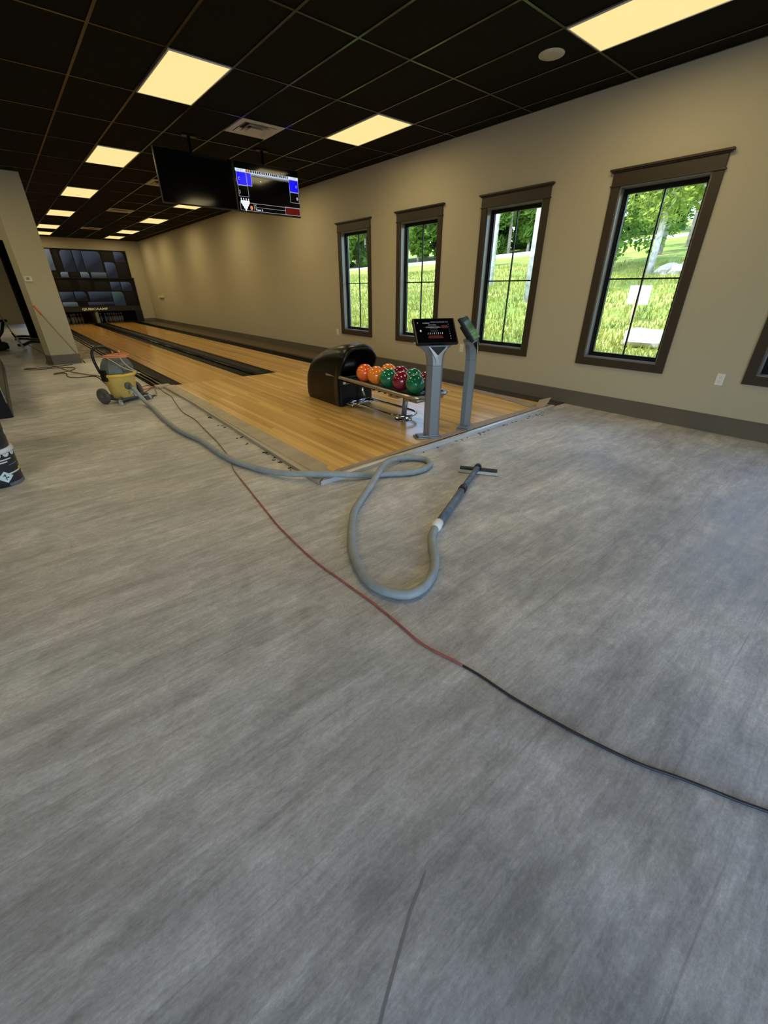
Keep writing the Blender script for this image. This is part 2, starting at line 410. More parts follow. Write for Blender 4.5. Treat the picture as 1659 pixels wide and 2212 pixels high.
# ---------------- ceiling: black tiles in a grid
ceil = struct(B('ceiling', M['plenum'], XL - .2, YR - .2, H + .06, XW + .19, YL + .15, H + .3))
GX0 = 3.0851; GY0 = 4.0118; TY = 1.2192
LAMPS = {(-2, j) for j in (1, 4, 7, 10, 13, 15)} | {(2, j) for j in (1, 4, 7, 10, 13, 15)} | {(2, -2), (-2, -2)}
LAMPS_LEFT = [(-7, -1), (-7, 2), (-7, 5), (-6, 15), (-8, 14)]  # the last one is unseen, added to brighten the dim back room
VENTS = {(0, 2): 0, (0, 5): 1, (0, 9): 0, (0, 13): 0}
def tile_mesh(name, w_, l_):
    q = MB(); g = .004; q.box(g, g, 0, w_ - g, l_ - g, .016, bev=.004)
    me = bpy.data.meshes.new(name); bmesh.ops.recalc_face_normals(q.bm, faces=q.bm.faces[:]); q.bm.to_mesh(me); q.bm.free(); me.materials.append(M['tile']); return me
full = tile_mesh('ceiling_tile', TFT, TY); narrow = tile_mesh('ceiling_tile_edge', XW - (GX0 + 4 * TFT), TY); half = tile_mesh('ceiling_tile_half', TFT, TFT)
def put_tile(me, x, y):
    o = bpy.data.objects.new('ceiling_tile', me); link(o, ceil); o.location = (x, y, H + .003)
for j in range(-1, 17):
    for i in range(-6, 5):
        if (i, j) in LAMPS or (i, j) in LAMPS_LEFT: continue
        y = GY0 + j * TY
        if j == 16 and y + TY > YB + 1.3: continue
        if i < -3 and j > 6: continue
        if (i, j) in VENTS: put_tile(half, GX0 + i * TFT, y + (TFT if not VENTS[(i, j)] else 0)); continue
        put_tile(narrow if i == 4 else full, GX0 + i * TFT, y)
# tiles beyond the view, joined
q = MB()
for j in range(-7, 20):
    for i in range(-15, 5):
        if (i, j) in LAMPS or (i, j) in LAMPS_LEFT: continue
        if -1 <= j <= 16 and -6 <= i and not (i < -3 and j > 6): continue
        if j > 16 and i > -4: continue
        a = GX0 + i * TFT; y = GY0 + j * TY
        q.box(max(a + .004, XL), max(y + .004, YR), H + .003, min(a + TFT - .004, XW), min(y + TY - .004, YL), H + .019)
o = q.build('ceiling_tile_field', M['tile'], ceil); o['kind'] = 'stuff'
for i in range(-15, 5):
    a = GX0 + i * TFT; B('grid_runner', M['grid'], a - .012, YR, H - .004, a + .012, YB if i > -4 else YL, H + .003, ceil)
for j in range(-6, 17):
    y = GY0 + j * TY; B('cross_tee', M['grid'], XL, y - .012, H - .0035, XW, y + .012, H + .003, ceil)
for (i, j), k in VENTS.items():
    y = GY0 + j * TY + TFT; a = GX0 + i * TFT; B('cross_tee', M['grid'], a, y - .012, H - .0035, a + TFT, y + .012, H + .003, ceil)
B('wall_angle', M['grid'], XW - .022, YR, H - .004, XW, YB, H + .002, ceil)

# ---------------- ceiling lamps
def make_lamp(i, j, label):
    x = GX0 + i * TFT; y = GY0 + j * TY
    t = thing('ceiling_light', label, 'ceiling light', (x + TFT / 2, y + TY / 2, H), 0, 'recessed panel lights in the black ceiling')
    hw, hl = TFT / 2 - .0125, TY / 2 - .0125
    q = MB(); z0, z1 = -.012, .022
    for (a, b, c, d) in ((-hw, -hl, hw, -hl + .010), (-hw, hl - .010, hw, hl), (-hw, -hl + .010, -hw + .010, hl - .010), (hw - .010, -hl + .010, hw, hl - .010)): q.box(a, b, z0, c, d, z1)
    q.build('frame', M['lampframe'], t)
    B('diffuser', M['panel'], -hw + .010, -hl + .010, -.008, hw - .010, hl - .010, .004, t)
    L = bpy.data.lights.new('panel_lamp', 'AREA'); L.shape = 'RECTANGLE'; L.size = 2 * hw - .04; L.size_y = 2 * hl - .04; L.energy = LAMP_W; L.color = LAMP_COL
    lo = bpy.data.objects.new('panel_lamp', L); link(lo, t); lo.location = (0, 0, -.02)
    return t
ORD = {1: 'nearest', 4: 'second', 7: 'third', 10: 'fourth', 13: 'fifth', 15: 'farthest'}
for j in (1, 4, 7, 10, 13, 15):
    make_lamp(-2, j, f'{ORD[j]} glowing warm panel light of the long row over the left lane')
for j in (1, 4, 7, 10, 13, 15):
    make_lamp(2, j, f'{ORD[j]} warm panel light right of the nearest air vent, beside the window wall' if j == 1 else (f'panel light behind the hanging screens beside the window wall' if j == 4 else f'{ {7: "first", 10: "second", 13: "third", 15: "last"}[j]} warm panel light seen beyond the hanging screens beside the tan wall'))
make_lamp(2, -2, 'large warm panel light beside the round ceiling speaker, cut by the frame top')
make_lamp(-2, -2, 'warm panel light of the left row above the viewer, out of sight')
for n, (i, j) in enumerate(LAMPS_LEFT):
    make_lamp(i, j, ['warm panel light over the bare floor left of the viewer', 'warm panel light over the stacked buckets', 'warm panel light over the black bar end', 'warm panel light of the back room, nearer its far wall', 'unseen warm panel light added to brighten the back room, nearer the black door'][n])

# ---------------- air vents
def make_vent(x, y, label):
    t = thing('air_vent', label, 'air vent', (x + TFT / 2, y + TFT / 2, H), 0, 'square ceiling air vents')
    hw = TFT / 2 - .006
    q = MB(); fw = .075
    for (a, b, c, d) in ((-hw, -hw, hw, -hw + fw), (-hw, hw - fw, hw, hw), (-hw, -hw + fw, -hw + fw, hw - fw), (hw - fw, -hw + fw, hw, hw - fw)): q.box(a, b, -.010, c, d, -.002)
    q.build('frame', M['vent'], t)
    B('throat', M['ventdark'], -hw + .02, -hw + .02, .03, hw - .02, hw - .02, .04, t)
    def cone(r0, r1, z0, z1, th):
        q = MB(); o0 = [(sx * r0, sy * r0, z0) for sx, sy in ((-1, -1), (1, -1), (1, 1), (-1, 1))]; o1 = [(sx * r1, sy * r1, z1) for sx, sy in ((-1, -1), (1, -1), (1, 1), (-1, 1))]
        i0 = [(v[0] * (r0 - th) / r0, v[1] * (r0 - th) / r0, v[2] + .004) for v in o0]; i1 = [(v[0] * (r1 - th) / max(r1, .001), v[1] * (r1 - th) / max(r1, .001), v[2] + .004) for v in o1]
        fs = []
        for k in range(4):
            m_ = (k + 1) % 4; fs += [(k, m_, 4 + m_, 4 + k), (8 + k, 12 + k, 12 + m_, 8 + m_), (k, 8 + k, 8 + m_, m_), (4 + k, 4 + m_, 12 + m_, 12 + k)]
        q.add(o0 + o1 + i0 + i1, fs); return q
    cone(.215, .17, -.014, .022, .012).build('louver', M['vent'], t)
    cone(.15, .105, -.022, .018, .012).build('louver', M['vent'], t)
    q = MB(); q.add([(-.10, -.10, -.028), (.10, -.10, -.028), (.10, .10, -.028), (-.10, .10, -.028), (-.05, -.05, .008), (.05, -.05, .008), (.05, .05, .008), (-.05, .05, .008)], [(0, 1, 2, 3), (4, 5, 6, 7), (0, 1, 5, 4), (1, 2, 6, 5), (2, 3, 7, 6), (3, 0, 4, 7)])
    q.build('center_plate', M['vent'], t)
    return t
for (i, j), k in VENTS.items():
    make_vent(GX0, GY0 + j * TY + (TFT if k else 0), {2: 'nearest square air vent, its louvers clearly seen above the hanging screens', 5: 'square air vent half hidden by the switched-off screen', 9: 'air vent over the lanes, next beyond the hanging screens', 13: 'farthest air vent, near the mural end of the lanes'}[j])
t = thing('ceiling_speaker', 'round pale ceiling speaker between the near panel light and the window wall', 'speaker', (4.625, 3.10, H))
q = MB(); q.lathe([(.115, .002), (.115, -.006), (.105, -.010), (.102, -.008)], 36); q.build('rim', M['cream'], t)
q = MB(); q.lathe([(.101, -.002), (.101, -.009), (.06, -.011), (0.0001, -.012)], 36); q.build('grille', mat('speaker_grille', (.52, .48, .40), .6, bump=.5, bscale=700), t)

# ---------------- windows (casing proud of the wall, black sash, 2 x 2 panes)
def window(n, y):
    t = bpy.data.objects.new(f'window_{n}', None); COL.objects.link(t); t.location = (XW, y, 0); struct(t)
    hw = OW / 2; cw = 1.072 / 2; zb = .549; zc = 2.437
    B('casing', M['trim'], -.022, -cw, zb, 0, -hw - .004, zc, t, .003)
    B('casing', M['trim'], -.022, hw + .004, zb, 0, cw, zc, t, .003)
    B('apron', M['trim'], -.022, -hw - .004, zb, 0, hw + .004, WZ0 - .006, t, .003)
    B('fillet', M['trim'], -.032, -cw - .012, zc, 0, cw + .012, zc + .014, t, .003)
    B('head', M['trim'], -.025, -cw, zc + .014, 0, cw, 2.566, t, .003)
    q = MB(); q.box(-.040, -cw - .020, 2.566, 0, cw + .020, 2.578, bev=.003); q.box(-.055, -cw - .036, 2.578, 0, cw + .036, 2.598, bev=.003); q.build('cap', M['trim'], t)
    q = MB(); jt = .012
    q.box(-.004, -hw, WZ0, .11, -hw + jt, WZ1); q.box(-.004, hw - jt, WZ0, .11, hw, WZ1); q.box(-.004, -hw + jt, WZ1 - jt, .11, hw - jt, WZ1); q.box(-.010, -hw + jt, WZ0, .11, hw - jt, WZ0 + jt)
    q.build('jamb', M['jamb'], t)
    def fr(name, a0, a1, z0, z1, x0, x1, wd):
        q = MB(); q.box(x0, a0, z0, x1, a0 + wd, z1); q.box(x0, a1 - wd, z0, x1, a1, z1); q.box(x0, a0 + wd, z0, x1, a1 - wd, z0 + wd); q.box(x0, a0 + wd, z1 - wd, x1, a1 - wd, z1); q.build(name, M['sash'], t)
    fr('frame', -hw + jt, hw - jt, WZ0 + jt, WZ1 - jt, .078, .15, .022)
    fr('sash', -hw + jt + .022, hw - jt - .022, WZ0 + jt + .022, WZ1 - jt - .022, .098, .135, .022)
    g0 = hw - jt - .044; zg0 = WZ0 + jt + .044; zg1 = WZ1 - jt - .044; zm = 1.535
    B('muntin', M['sash'], .104, -.008, zg0, .124, .008, zg1, t)
    B('muntin', M['sash'], .105, -g0, zm - .008, .123, g0, zm + .008, t)
    for (a, b, c, d) in ((-g0, zg0, -.008, zm - .008), (.008, zg0, g0, zm - .008), (-g0, zm + .008, -.008, zg1), (.008, zm + .008, g0, zg1)):
        q = MB(); q.poly([(.114, a, b), (.114, c, b), (.114, c, d), (.114, a, d)]); q.build('pane', M['glass'], t)
for n, y in enumerate(WIN_Y): window(n + 1, y)

# ---------------- black door standing open beyond the pillar
d0 = bpy.data.objects.new('door_1', None); COL.objects.link(d0); d0.location = (.855, 19.35, 0); d0.rotation_euler = (0, 0, math.atan2(18.52 - 19.35, .53 - .855)); struct(d0)
B('door_leaf', M['matteblack'], 0, -.022, .01, .89, .022, 2.75, d0, .003)
q = MB(); q.tube([(.83, 0, .95), (.83, .06, .95), (.83, .085, .95)], [.012, .012, .03], 12); q.lathe([(.0001, -.03), (.028, -.02), (.032, 0), (.028, .02), (.0001, .03)], 14, center=(.83, .095, .95)); q.build('door_knob', M['blackplastic'], d0)
q = MB(); q.lathe([(.0001, -.03), (.028, -.02), (.032, 0), (.028, .02), (.0001, .03)], 14, center=(.90, .03, .95)); q.tube([(.83, -.02, .95), (.90, .03, .95)], .012, 8); q.build('door_latch', M['blackplastic'], d0)

# ------------------------------------------------------------------ bowling approach and lanes
DZ = .03
def boards(parent, m, x0, x1, y0, y1, n, ztop, th=.012, splits=None, name='board'):
    wd = (x1 - x0) / n; cache = {}
    for k in range(n):
        cuts = [y0] + (splits(k) if splits else []) + [y1]
        for a, b in zip(cuts, cuts[1:]):
            key = round(b - a, 3)
            if key not in cache:
                q = MB(); g = .0004; e = .0012
                # board with eased long edges
                q.add([(g, 0, -th), (wd - g, 0, -th), (wd - g, 0, -e), (wd - e, 0, 0), (e, 0, 0), (g, 0, -e), (g, b - a, -th), (wd - g, b - a, -th), (wd - g, b - a, -e), (wd - e, b - a, 0), (e, b - a, 0), (g, b - a, -e)],
                      [(5, 4, 3, 2, 1, 0), (6, 7, 8, 9, 10, 11)] + [(i, (i + 1) % 6, 6 + (i + 1) % 6, 6 + i) for i in range(6)])
                me = bpy.data.meshes.new(name); bmesh.ops.recalc_face_normals(q.bm, faces=q.bm.faces[:]); q.bm.to_mesh(me); q.bm.free(); me.materials.append(m); cache[key] = me
            o = bpy.data.objects.new(name, cache[key]); link(o, parent); o.location = (x0 + k * wd, a, ztop)
YF = 7.625                                           # foul line
ap = thing('bowling_approach', 'glossy maple bowling approach deck with dusty edges in front of both lanes', 'bowling approach', (0, 0, 0))
q = MB(); q.prism([(1.625, 2.76), (5.42, 2.86), (5.42, YF), (1.705, YF), (1.705, 6.4), (1.672, 4.8)], .002, DZ - .0124); q.build('deck_base', M['brownboard'], ap)
q = MB(); q.prism([(1.64, 2.775), (1.797, 2.79), (1.797, YF), (1.712, YF), (1.712, 6.4), (1.680, 4.8)], DZ - .0122, DZ); q.build('edge_board', M['tape'], ap)
q = MB(); q.prism([(1.80, 2.775), (5.40, 2.868), (5.40, 2.885), (1.80, 2.809)], DZ - .0122, DZ); q.build('edge_board', M['tape'], ap)
rb = random.Random(3)
def sp(k): return [round(rb.choice((3.95, 4.35, 5.0, 5.6, 6.2)), 2)]
boards(ap, M['wood'], 1.80, 5.40, 2.81, YF - .004, 68, DZ, .012, sp)
# dull worn tape along the left and front edges of the deck
def strip(name, label, cat, m, pts, z0, z1):
    q = MB(); q.prism(pts, z0, z1); o = q.build(name, m); return tag(o, label, cat) if label else o
strip('edge_tape', 'dusty translucent tape along the long left edge of the approach', 'tape', M['tape'], [(1.665, 2.86), (1.845, 2.98), (1.85, 5.2), (1.86, YF), (1.715, YF + .12), (1.72, 6.4), (1.685, 4.8)], DZ + .0005, DZ + .0025)
strip('edge_tape', 'grey dusty paper tape along the front edge under the console posts', 'tape', M['paper'], [(1.72, 2.80), (5.18, 2.885), (5.16, 2.975), (4.55, 2.965), (3.9, 2.985), (3.25, 2.925), (2.55, 2.872), (1.85, 2.86)], DZ + .0005, DZ + .003)
strip('paper_strip', 'brown paper strip along the window side of the approach', 'paper', M['paper'], [(5.06, 2.98), (5.22, 2.98), (5.36, 3.5), (5.43, 4.8), (5.43, 7.3), (5.38, 7.3), (5.34, 4.8), (5.20, 3.6)], DZ + .003, DZ + .006)
q = MB(); pts = []
for k in range(9):
    s_ = k / 8; a = s_ * 1.25
    pts.append([(5.12 + .20 * s_ + .02 * s_, 2.84 + .012 * s_, DZ + .004 + .11 * s_ ** 2.0), (5.10 + .20 * s_, 2.93 + .07 * s_, DZ + .004 + .055 * s_ ** 2)])
vv = [p for pr in pts for p in pr] + [(p[0], p[1], p[2] + .002) for pr in pts for p in pr]; n2 = len(pts) * 2
q.add(vv, [(2 * k, 2 * k + 1, 2 * k + 3, 2 * k + 2) for k in range(8)] + [(n2 + 2 * k, n2 + 2 * k + 2, n2 + 2 * k + 3, n2 + 2 * k + 1) for k in range(8)] + [(2 * k, 2 * k + 2, n2 + 2 * k + 2, n2 + 2 * k) for k in range(8)] + [(2 * k + 1, n2 + 2 * k + 1, n2 + 2 * k + 3, 2 * k + 3) for k in range(8)] + [(16, 17, n2 + 17, n2 + 16), (0, n2, n2 + 1, 1)])
tag(q.build('peeled_tape', M['paper']), 'curled up brown tape end at the window corner of the deck front', 'tape')
# metal edge strips
q = MB(); q.prism([(1.60, 2.715), (5.40, 2.822), (5.40, 2.862), (1.66, 2.762)], 0.001, DZ + .006)
tag(q.build('metal_edge_strip', M['metal']), 'shiny pale metal strip edging the front of the approach', 'edge strip')
q = MB(); q.prism([(1.585, 2.735), (1.635, 2.765), (1.672, 4.8), (1.712, 6.4), (1.702, YF + .1), (1.685, YF + .1), (1.692, 6.4), (1.652, 4.8)], 0.001, DZ + .004)
tag(q.build('metal_edge_strip', mat('dull_edge_metal', (.46, .42, .33), .45, metal=.3)), 'dull metal strip edging the long left side of the approach', 'edge strip')
q = MB(); q.box(1.575, YF + .02, 0.001, 1.80, YF + .16, DZ + .012, bev=.008)
tag(q.build('edge_block', M['tape']), 'taped up corner block where the left gutter rails begin', 'block')

# lanes
def lane(x0, label):
    t = thing('bowling_lane', label, 'bowling lane', (0, 0, 0), 0, 'maple bowling lanes')
    boards(t, M['lanewood'], x0, x0 + 1.0668, YF, 26.6, 20, DZ, .012, None)
    B('lane_base', M['brownboard'], x0, YF, .002, x0 + 1.0668, 26.6, DZ - .0122, t)
    q = MB(); q.box(x0, 26.6, -.05, x0 + 1.07, 26.62, DZ - .012); q.build('tail_plank', M['matteblack'], t)
    return t
LX, RX = 1.978, 3.712
lane(LX, 'glossy maple bowling lane nearer the pillar'); lane(RX, 'glossy maple bowling lane nearer the window wall')
def gutter(x0, x1, label):
    q = MB(); n = 10; P = []
    for k in range(n + 1):
        s_ = k / n; xx = x0 + .008 + (x1 - x0 - .016) * s_; zz = DZ - .004 - .024 * math.sin(PI * s_) ** .7
        P.append((xx, zz))
    prof = [(x0, DZ - .004)] + P + [(x1, DZ - .004), (x1, .001), (x0, .001)]
    m_ = len(prof); a = YF + .002; b = 24.6
    q.add([(p[0], a, p[1]) for p in prof] + [(p[0], b, p[1]) for p in prof], [tuple(range(m_)), tuple(range(2 * m_ - 1, m_ - 1, -1))] + [(i, m_ + i, m_ + (i + 1) % m_, (i + 1) % m_) for i in range(m_)])
    return tag(q.build('gutter', M['gutter']), label, 'gutter', 'black lane gutters')
gutter(LX - .232, LX - .002, 'black gutter on the outer edge of the left lane, beside the vacuum')
gutter(LX + 1.069, LX + 1.27, 'black gutter between the left lane and the centre divider')
gutter(RX - .205, RX - .002, 'black gutter between the centre divider and the right lane')
gutter(RX + 1.069, RX + 1.30, 'black gutter along the window side of the right lane')
# centre divider with a sloped cap
t = thing('lane_divider', 'charcoal raised divider with a sloped end between the two lanes', 'lane divider', (0, 0, 0))
xd0, xd1 = LX + 1.272, RX - .207
B('divider_body', M['gutter'], xd0, YF + .004, .001, xd1, 24.6, DZ + .012, t)
xc0, xc1 = xd0 + .045, xd1 - .01
q = MB(); prof = [(xc0, DZ + .012), (xc0 + .03, DZ + .05), (xc1 - .03, DZ + .05), (xc1, DZ + .012)]
q.add([(p[0], YF + .01, DZ + .012) if k in (0, 3) else (p[0] , YF + .10, p[1]) for k, p in enumerate(prof)] + [(p[0], 24.6, p[1]) for p in prof], [(0, 1, 2, 3), (7, 6, 5, 4), (0, 4, 5, 1), (1, 5, 6, 2), (2, 6, 7, 3), (3, 7, 4, 0)])
q.build('divider_cap', M['capmat'], t)
def rod(x, ya, yb, z, rr, par):
    q = MB(); q.tube([(x, ya, z), (x, yb, z)], rr, 10); return q.build('rail', M['rail'], par)
rod(xd0 + .014, YF + .02, 24.6, DZ + .016, .009, t); rod(xd0 + .034, YF + .02, 24.6, DZ + .015, .007, t)
# outer rails left of the left lane
t = thing('gutter_rail', 'black and brown stepped rails running along the outer side of the left lane', 'gutter rail', (0, 0, 0))
for (a, b, z, m_) in ((1.715, 1.742, DZ + .012, 'rail'), (1.675, 1.71, DZ + .004, 'brownboard'), (1.645, 1.67, DZ + .014, 'rail'), (1.60, 1.64, DZ - .004, 'brownboard'), (1.575, 1.598, DZ + .01, 'rail')):
    B('step_board', M['brownboard' if m_ == 'brownboard' else 'gutter'], a, YF + .17, .001, b, 24.3, z, t)
    if m_ == 'rail': rod((a + b) / 2, YF + .17, 24.3, z, .011, t)
# right side: black cap, dark subfloor and brown board against the wall
B('gutter_capping', M['rail'], RX + 1.302, YF, .001, RX + 1.36, 24.3, DZ + .018); tag(bpy.data.objects['gutter_capping'], 'glossy black cap along the outer gutter of the right lane', 'gutter cap')
tag(B('side_board', M['brownboard'], RX + 1.362, YF, .001, XW - .02, 24.3, DZ + .03), 'brown filler board between the right gutter and the window wall', 'board')
tag(B('dark_floor_strip', M['darkfloor'], 5.43, 2.86, .001, XW - .02, YF - .004, .012), 'dark bare strip of subfloor between the approach and the window wall', 'floor strip')
# rough ground between the pillar and the left lane
tag(B('dirty_floor_patch', M['subdirt'], 1.06, 11.98, .001, 1.57, 24.3, .02), 'mottled dirty strip of subfloor between the pillar wall and the left lane', 'floor strip')
tag(B('threshold_strip', M['cream'], 1.02, 11.90, .001, 1.57, 11.97, .028, None, .004), 'pale wooden threshold at the foot of the pillar', 'threshold')

# ---------------- mural, mask and pit at the far end
t = thing('pinsetter_mask', 'dark mural of blue rounded blocks above the pins at the far wall', 'mural', (0, 0, 0))
YM = YB - .06
B('upper_panel', M['mural_dark'], 1.55, YM, 1.86, 5.16, YB - .002, 2.94, t)
B('lower_panel', M['mural_dark'], 1.55, YM - .01, .56, 5.22, YB - .002, 1.845, t)
q = MB(); q.box(1.55, YM - .05, 1.845, 5.24, YM, 1.88); q.build('ledge', M['blackplastic'], t)
q = MB(); q.box(4.95, YM - .01, .02, 5.24, YB - .002, .56); q.build('side_panel', M['blackplastic'], t)
q = MB(); q.box(1.55, YM - .012, .55, 5.22, YM - .010, .755); q.build('sign_band', M['matteblack'], t)
def print_mat(name, lo, hi, ang):
    m = mat(name, hi, .6, spec=.15); N, L, b = nodes_of(m)
    tc = N.new('ShaderNodeTexCoord'); mp = N.new('ShaderNodeMapping'); mp.inputs['Rotation'].default_value = (0, ang, 0); L.new(tc.outputs['Generated'], mp.inputs[0])
    sx = N.new('ShaderNodeSeparateXYZ'); L.new(mp.outputs[0], sx.inputs[0])
    cr = N.new('ShaderNodeValToRGB'); cr.color_ramp.elements[0].color = (*lo, 1); cr.color_ramp.elements[1].color = (*hi, 1); cr.color_ramp.elements[0].position = .05; cr.color_ramp.elements[1].position = 1.0
    L.new(sx.outputs[2], cr.inputs[0]); L.new(cr.outputs[0], b.inputs['Base Color']); return m
PR = {'b': print_mat('print_blue', (.02, .03, .09), (.13, .21, .60), .5), 'n': print_mat('print_navy', (.012, .016, .05), (.08, .15, .42), .35), 'l': print_mat('print_light_blue', (.08, .14, .34), (.30, .44, .82), .3),
      't': print_mat('print_teal', (.03, .06, .14), (.13, .28, .50), .5), 'd': print_mat('print_dark', (.008, .0075, .008), (.016, .015, .016), 0.0), 'g': print_mat('print_grey_blue', (.05, .08, .16), (.17, .27, .48), .2)}
BL = [(2.088, 2.9, 2.356, 2.14, 'l', 0), (2.455, 2.894, 2.599, 2.096, 'd', 1), (2.66, 2.886, 3.086, 2.08, 'b', 2), (3.12, 2.89, 3.423, 2.099, 'b', 0), (3.45, 2.881, 4.122, 2.1, 'b', 1), (4.187, 2.873, 4.63, 2.499, 'd', 0), (4.656, 2.893, 5.053, 2.498, 'b', 1), (4.66, 2.475, 5.10, 1.885, 'd', 0), (4.205, 2.485, 4.62, 1.885, 'b', 1), (2.10, 2.077, 2.40, 1.885, 'd', 1), (2.468, 2.088, 2.74, 1.885, 'l', 2), (2.777, 2.094, 3.145, 1.885, 'd', 0), (3.187, 2.095, 3.50, 1.885, 'l', 1), (3.583, 2.09, 4.17, 1.885, 'g', 0),
      (2.275, 1.771, 2.704, 1.42, 'd', 1), (3.0, 1.78, 3.448, 1.367, 'd', 1), (3.60, 1.719, 4.15, 1.364, 'd', 1), (4.21, 1.723, 4.60, 1.39, 'b', 0), (4.64, 1.726, 5.06, 1.361, 'b', 1), (2.2, 1.333, 2.694, 0.942, 'b', 0), (2.74, 1.343, 3.17, 0.974, 'n', 1), (3.263, 1.341, 4.15, 0.944, 'n', 0), (4.175, 1.337, 4.64, 0.765, 't', 1), (3.144, 0.925, 4.165, 0.765, 'n', 0), (2.2, 0.936, 2.75, 0.765, 'l', 1), (4.683, 1.321, 5.10, 0.765, 'd', 0),
      (1.6, 2.86, 2.04, 2.3, 'n', 1), (1.6, 2.25, 2.05, 1.9, 'b', 1), (1.6, 1.75, 2.15, 1.0, 'n', 1)]
for (x0, z0, x1, z1, c, rd) in BL:
    yy = (YM - .0004) if z0 > 1.8 else (YM - .0104)
    rr = min(.13, (x1 - x0) * .35, (z0 - z1) * .4); P = []
    def corner(cx, cz, a0):
        for k in range(5): a = a0 + k * PI / 8; P.append((cx + rr * math.cos(a), cz + rr * math.sin(a)))
    P.append((x0, z1)); P.append((x1, z1))
    if rd in (1,): corner(x1 - rr, z0 - rr, 0)
    else: P.append((x1, z0))
    if rd in (2,): corner(x0 + rr, z0 - rr, PI / 2)
    else: P.append((x0, z0))
    q = MB(); m_ = len(P); q.add([(p[0], yy - .002, p[1]) for p in P] + [(p[0], yy, p[1]) for p in P], [tuple(range(m_))] + [(i, m_ + i, m_ + (i + 1) % m_, (i + 1) % m_) for i in range(m_)])
    q.build('printed_block', PR[c], t)
FACE = Matrix(((1, 0, 0, 0), (0, 0, -1, 0), (0, 1, 0, 0), (0, 0, 0, 1)))     # text plane facing -y
text_mesh('lettering', 'QUBICAAMF', .125, mat('white_lettering', (.85, .83, .80), .5), t, Matrix.Translation((2.84, YM - .0125, .605)) @ FACE, .0008, 1.42, 'LEFT', .004)
text_mesh('lane_numbers', '3 4', .06, mat('grey_lettering', (.12, .12, .11), .5), t, Matrix.Translation((4.85, YM - .0125, .61)) @ FACE, .0008)
tag(B('kickback_panel', M['kick'], 3.30, YB - .03, DZ, 3.42, YB + 2.0, .54), 'pale grey upright panel between the two pin decks', 'panel')
# pins
pin0 = thing('bowling_pin', 'white bowling pin standing in the dark pit of the left lane', 'bowling pin', (0, 0, 0), 0, 'pins at the end of the left lane')
PROF = [(.026, 0), (.036, .02), (.050, .06), (.059, .10), (.0605, .115), (.058, .15), (.046, .20), (.032, .235), (.0235, .26), (.023, .275), (.028, .31), (.0322, .34), (.029, .365), (.018, .378), (.0001, .381)]
q = MB(); q.lathe(PROF, 16); q.build('pin_body', M['pin'], pin0)
q = MB(); q.lathe([(.0295, .242), (.0245, .262), (.0240, .275), (.0262, .295)], 16); q.build('stripe', M['pinred'], pin0)
first = True
for lx, side in ((LX, 'left'), (RX, 'right')):
    for row in range(4):
        for k in range(row + 1):
            x = lx + .5334 + (k - row / 2) * .3048; y = 25.6 + row * .264
            if first: o = pin0; first = False
            else: o = dup(pin0)
            o.location = (x, y, DZ)
            if side == 'right': o['label'] = 'white bowling pin standing in the dark pit of the right lane'; o['group'] = 'pins at the end of the right lane'

# ------------------------------------------------------------------ hanging screens
YT = 7.5
def tv(x0, x1, z0, z1, label):
    t = thing('hanging_screen', label, 'screen', ((x0 + x1) / 2, YT, (z0 + z1) / 2))
    hw = (x1 - x0) / 2; hh = (z1 - z0) / 2
    B('bezel', M['blackplastic'], -hw, 0, -hh, hw, .045, hh, t, .004)
    B('screen_glass', M['screenoff'], -hw + .008, -.0015, -hh + .014, hw - .008, .001, hh - .008, t)
    B('back_shell', M['blackplastic'], -hw * .6, .045, -hh * .7, hw * .6, .085, hh * .5, t, .01)
    q = MB(); q.tube([(0, .10, hh * .2), (0, .10, H - (z0 + z1) / 2 - .002)], .022, 12); q.box(-.10, .05, H - (z0 + z1) / 2 - .014, .10, .15, H - (z0 + z1) / 2 - .002); q.box(-.12, .085, -.1, .12, .10, .1)
    q.build('ceiling_mount', M['blackplastic'], t)
    return t, hw, hh
tv(2.243, 3.338, 2.508, 3.135, 'switched off black screen hanging above the left lane')
t2, hw, hh = tv(3.348, 4.444, 2.500, 3.135, 'lit scoring screen with blue boxes hanging above the right lane')
def em(name, c, s_=1.0):
    return mat(name, (.0, .0, .0), .3, spec=.3, emit=c, estr=s_)
E_ = {'bar': em('lit_white_bar', (.72, .82, 1.0)), 'blue': em('lit_blue', (.0, .0, .92)), 'line': em('lit_grey_line', (.35, .35, .40)), 'lblue': em('lit_pale_blue', (.42, .45, .95)), 'navy': em('lit_navy', (.004, .006, .02)), 'red': em('lit_dark_red', (.10, .002, .002)),
      'one': em('lit_red', (.35, .05, .04)), 'white': em('lit_white', (.9, .92, .95)), 'orange': em('lit_orange', (.75, .25, .10)), 'txt': em('lit_dim', (.30, .36, .48)), 'grad': None}
g = mat('lit_fading_band', (0, 0, 0), .3, emit=(.5, .6, .8)); N, L, b = nodes_of(g); tc = N.new('ShaderNodeTexCoord'); sx = N.new('ShaderNodeSeparateXYZ'); L.new(tc.outputs['Generated'], sx.inputs[0]); ml = N.new('ShaderNodeMath'); ml.operation = 'POWER'; ml.inputs[1].default_value = 1.7; L.new(sx.outputs[2], ml.inputs[0]); L.new(ml.outputs[0], b.inputs['Emission Strength']); E_['grad'] = g
def UV(u_, v_): return (-hw + 2 * hw * u_, hh - 2 * hh * v_)
def quad(name, m, u0, v0, u1, v1, lay=1, par=None):
    (a, c), (b_, d) = UV(u0, v0), UV(u1, v1); y = -.0016 - .0006 * lay
    q = MB(); q.box(a, y, d, b_, y + .0005, c); return q.build(name, m, par or t2)
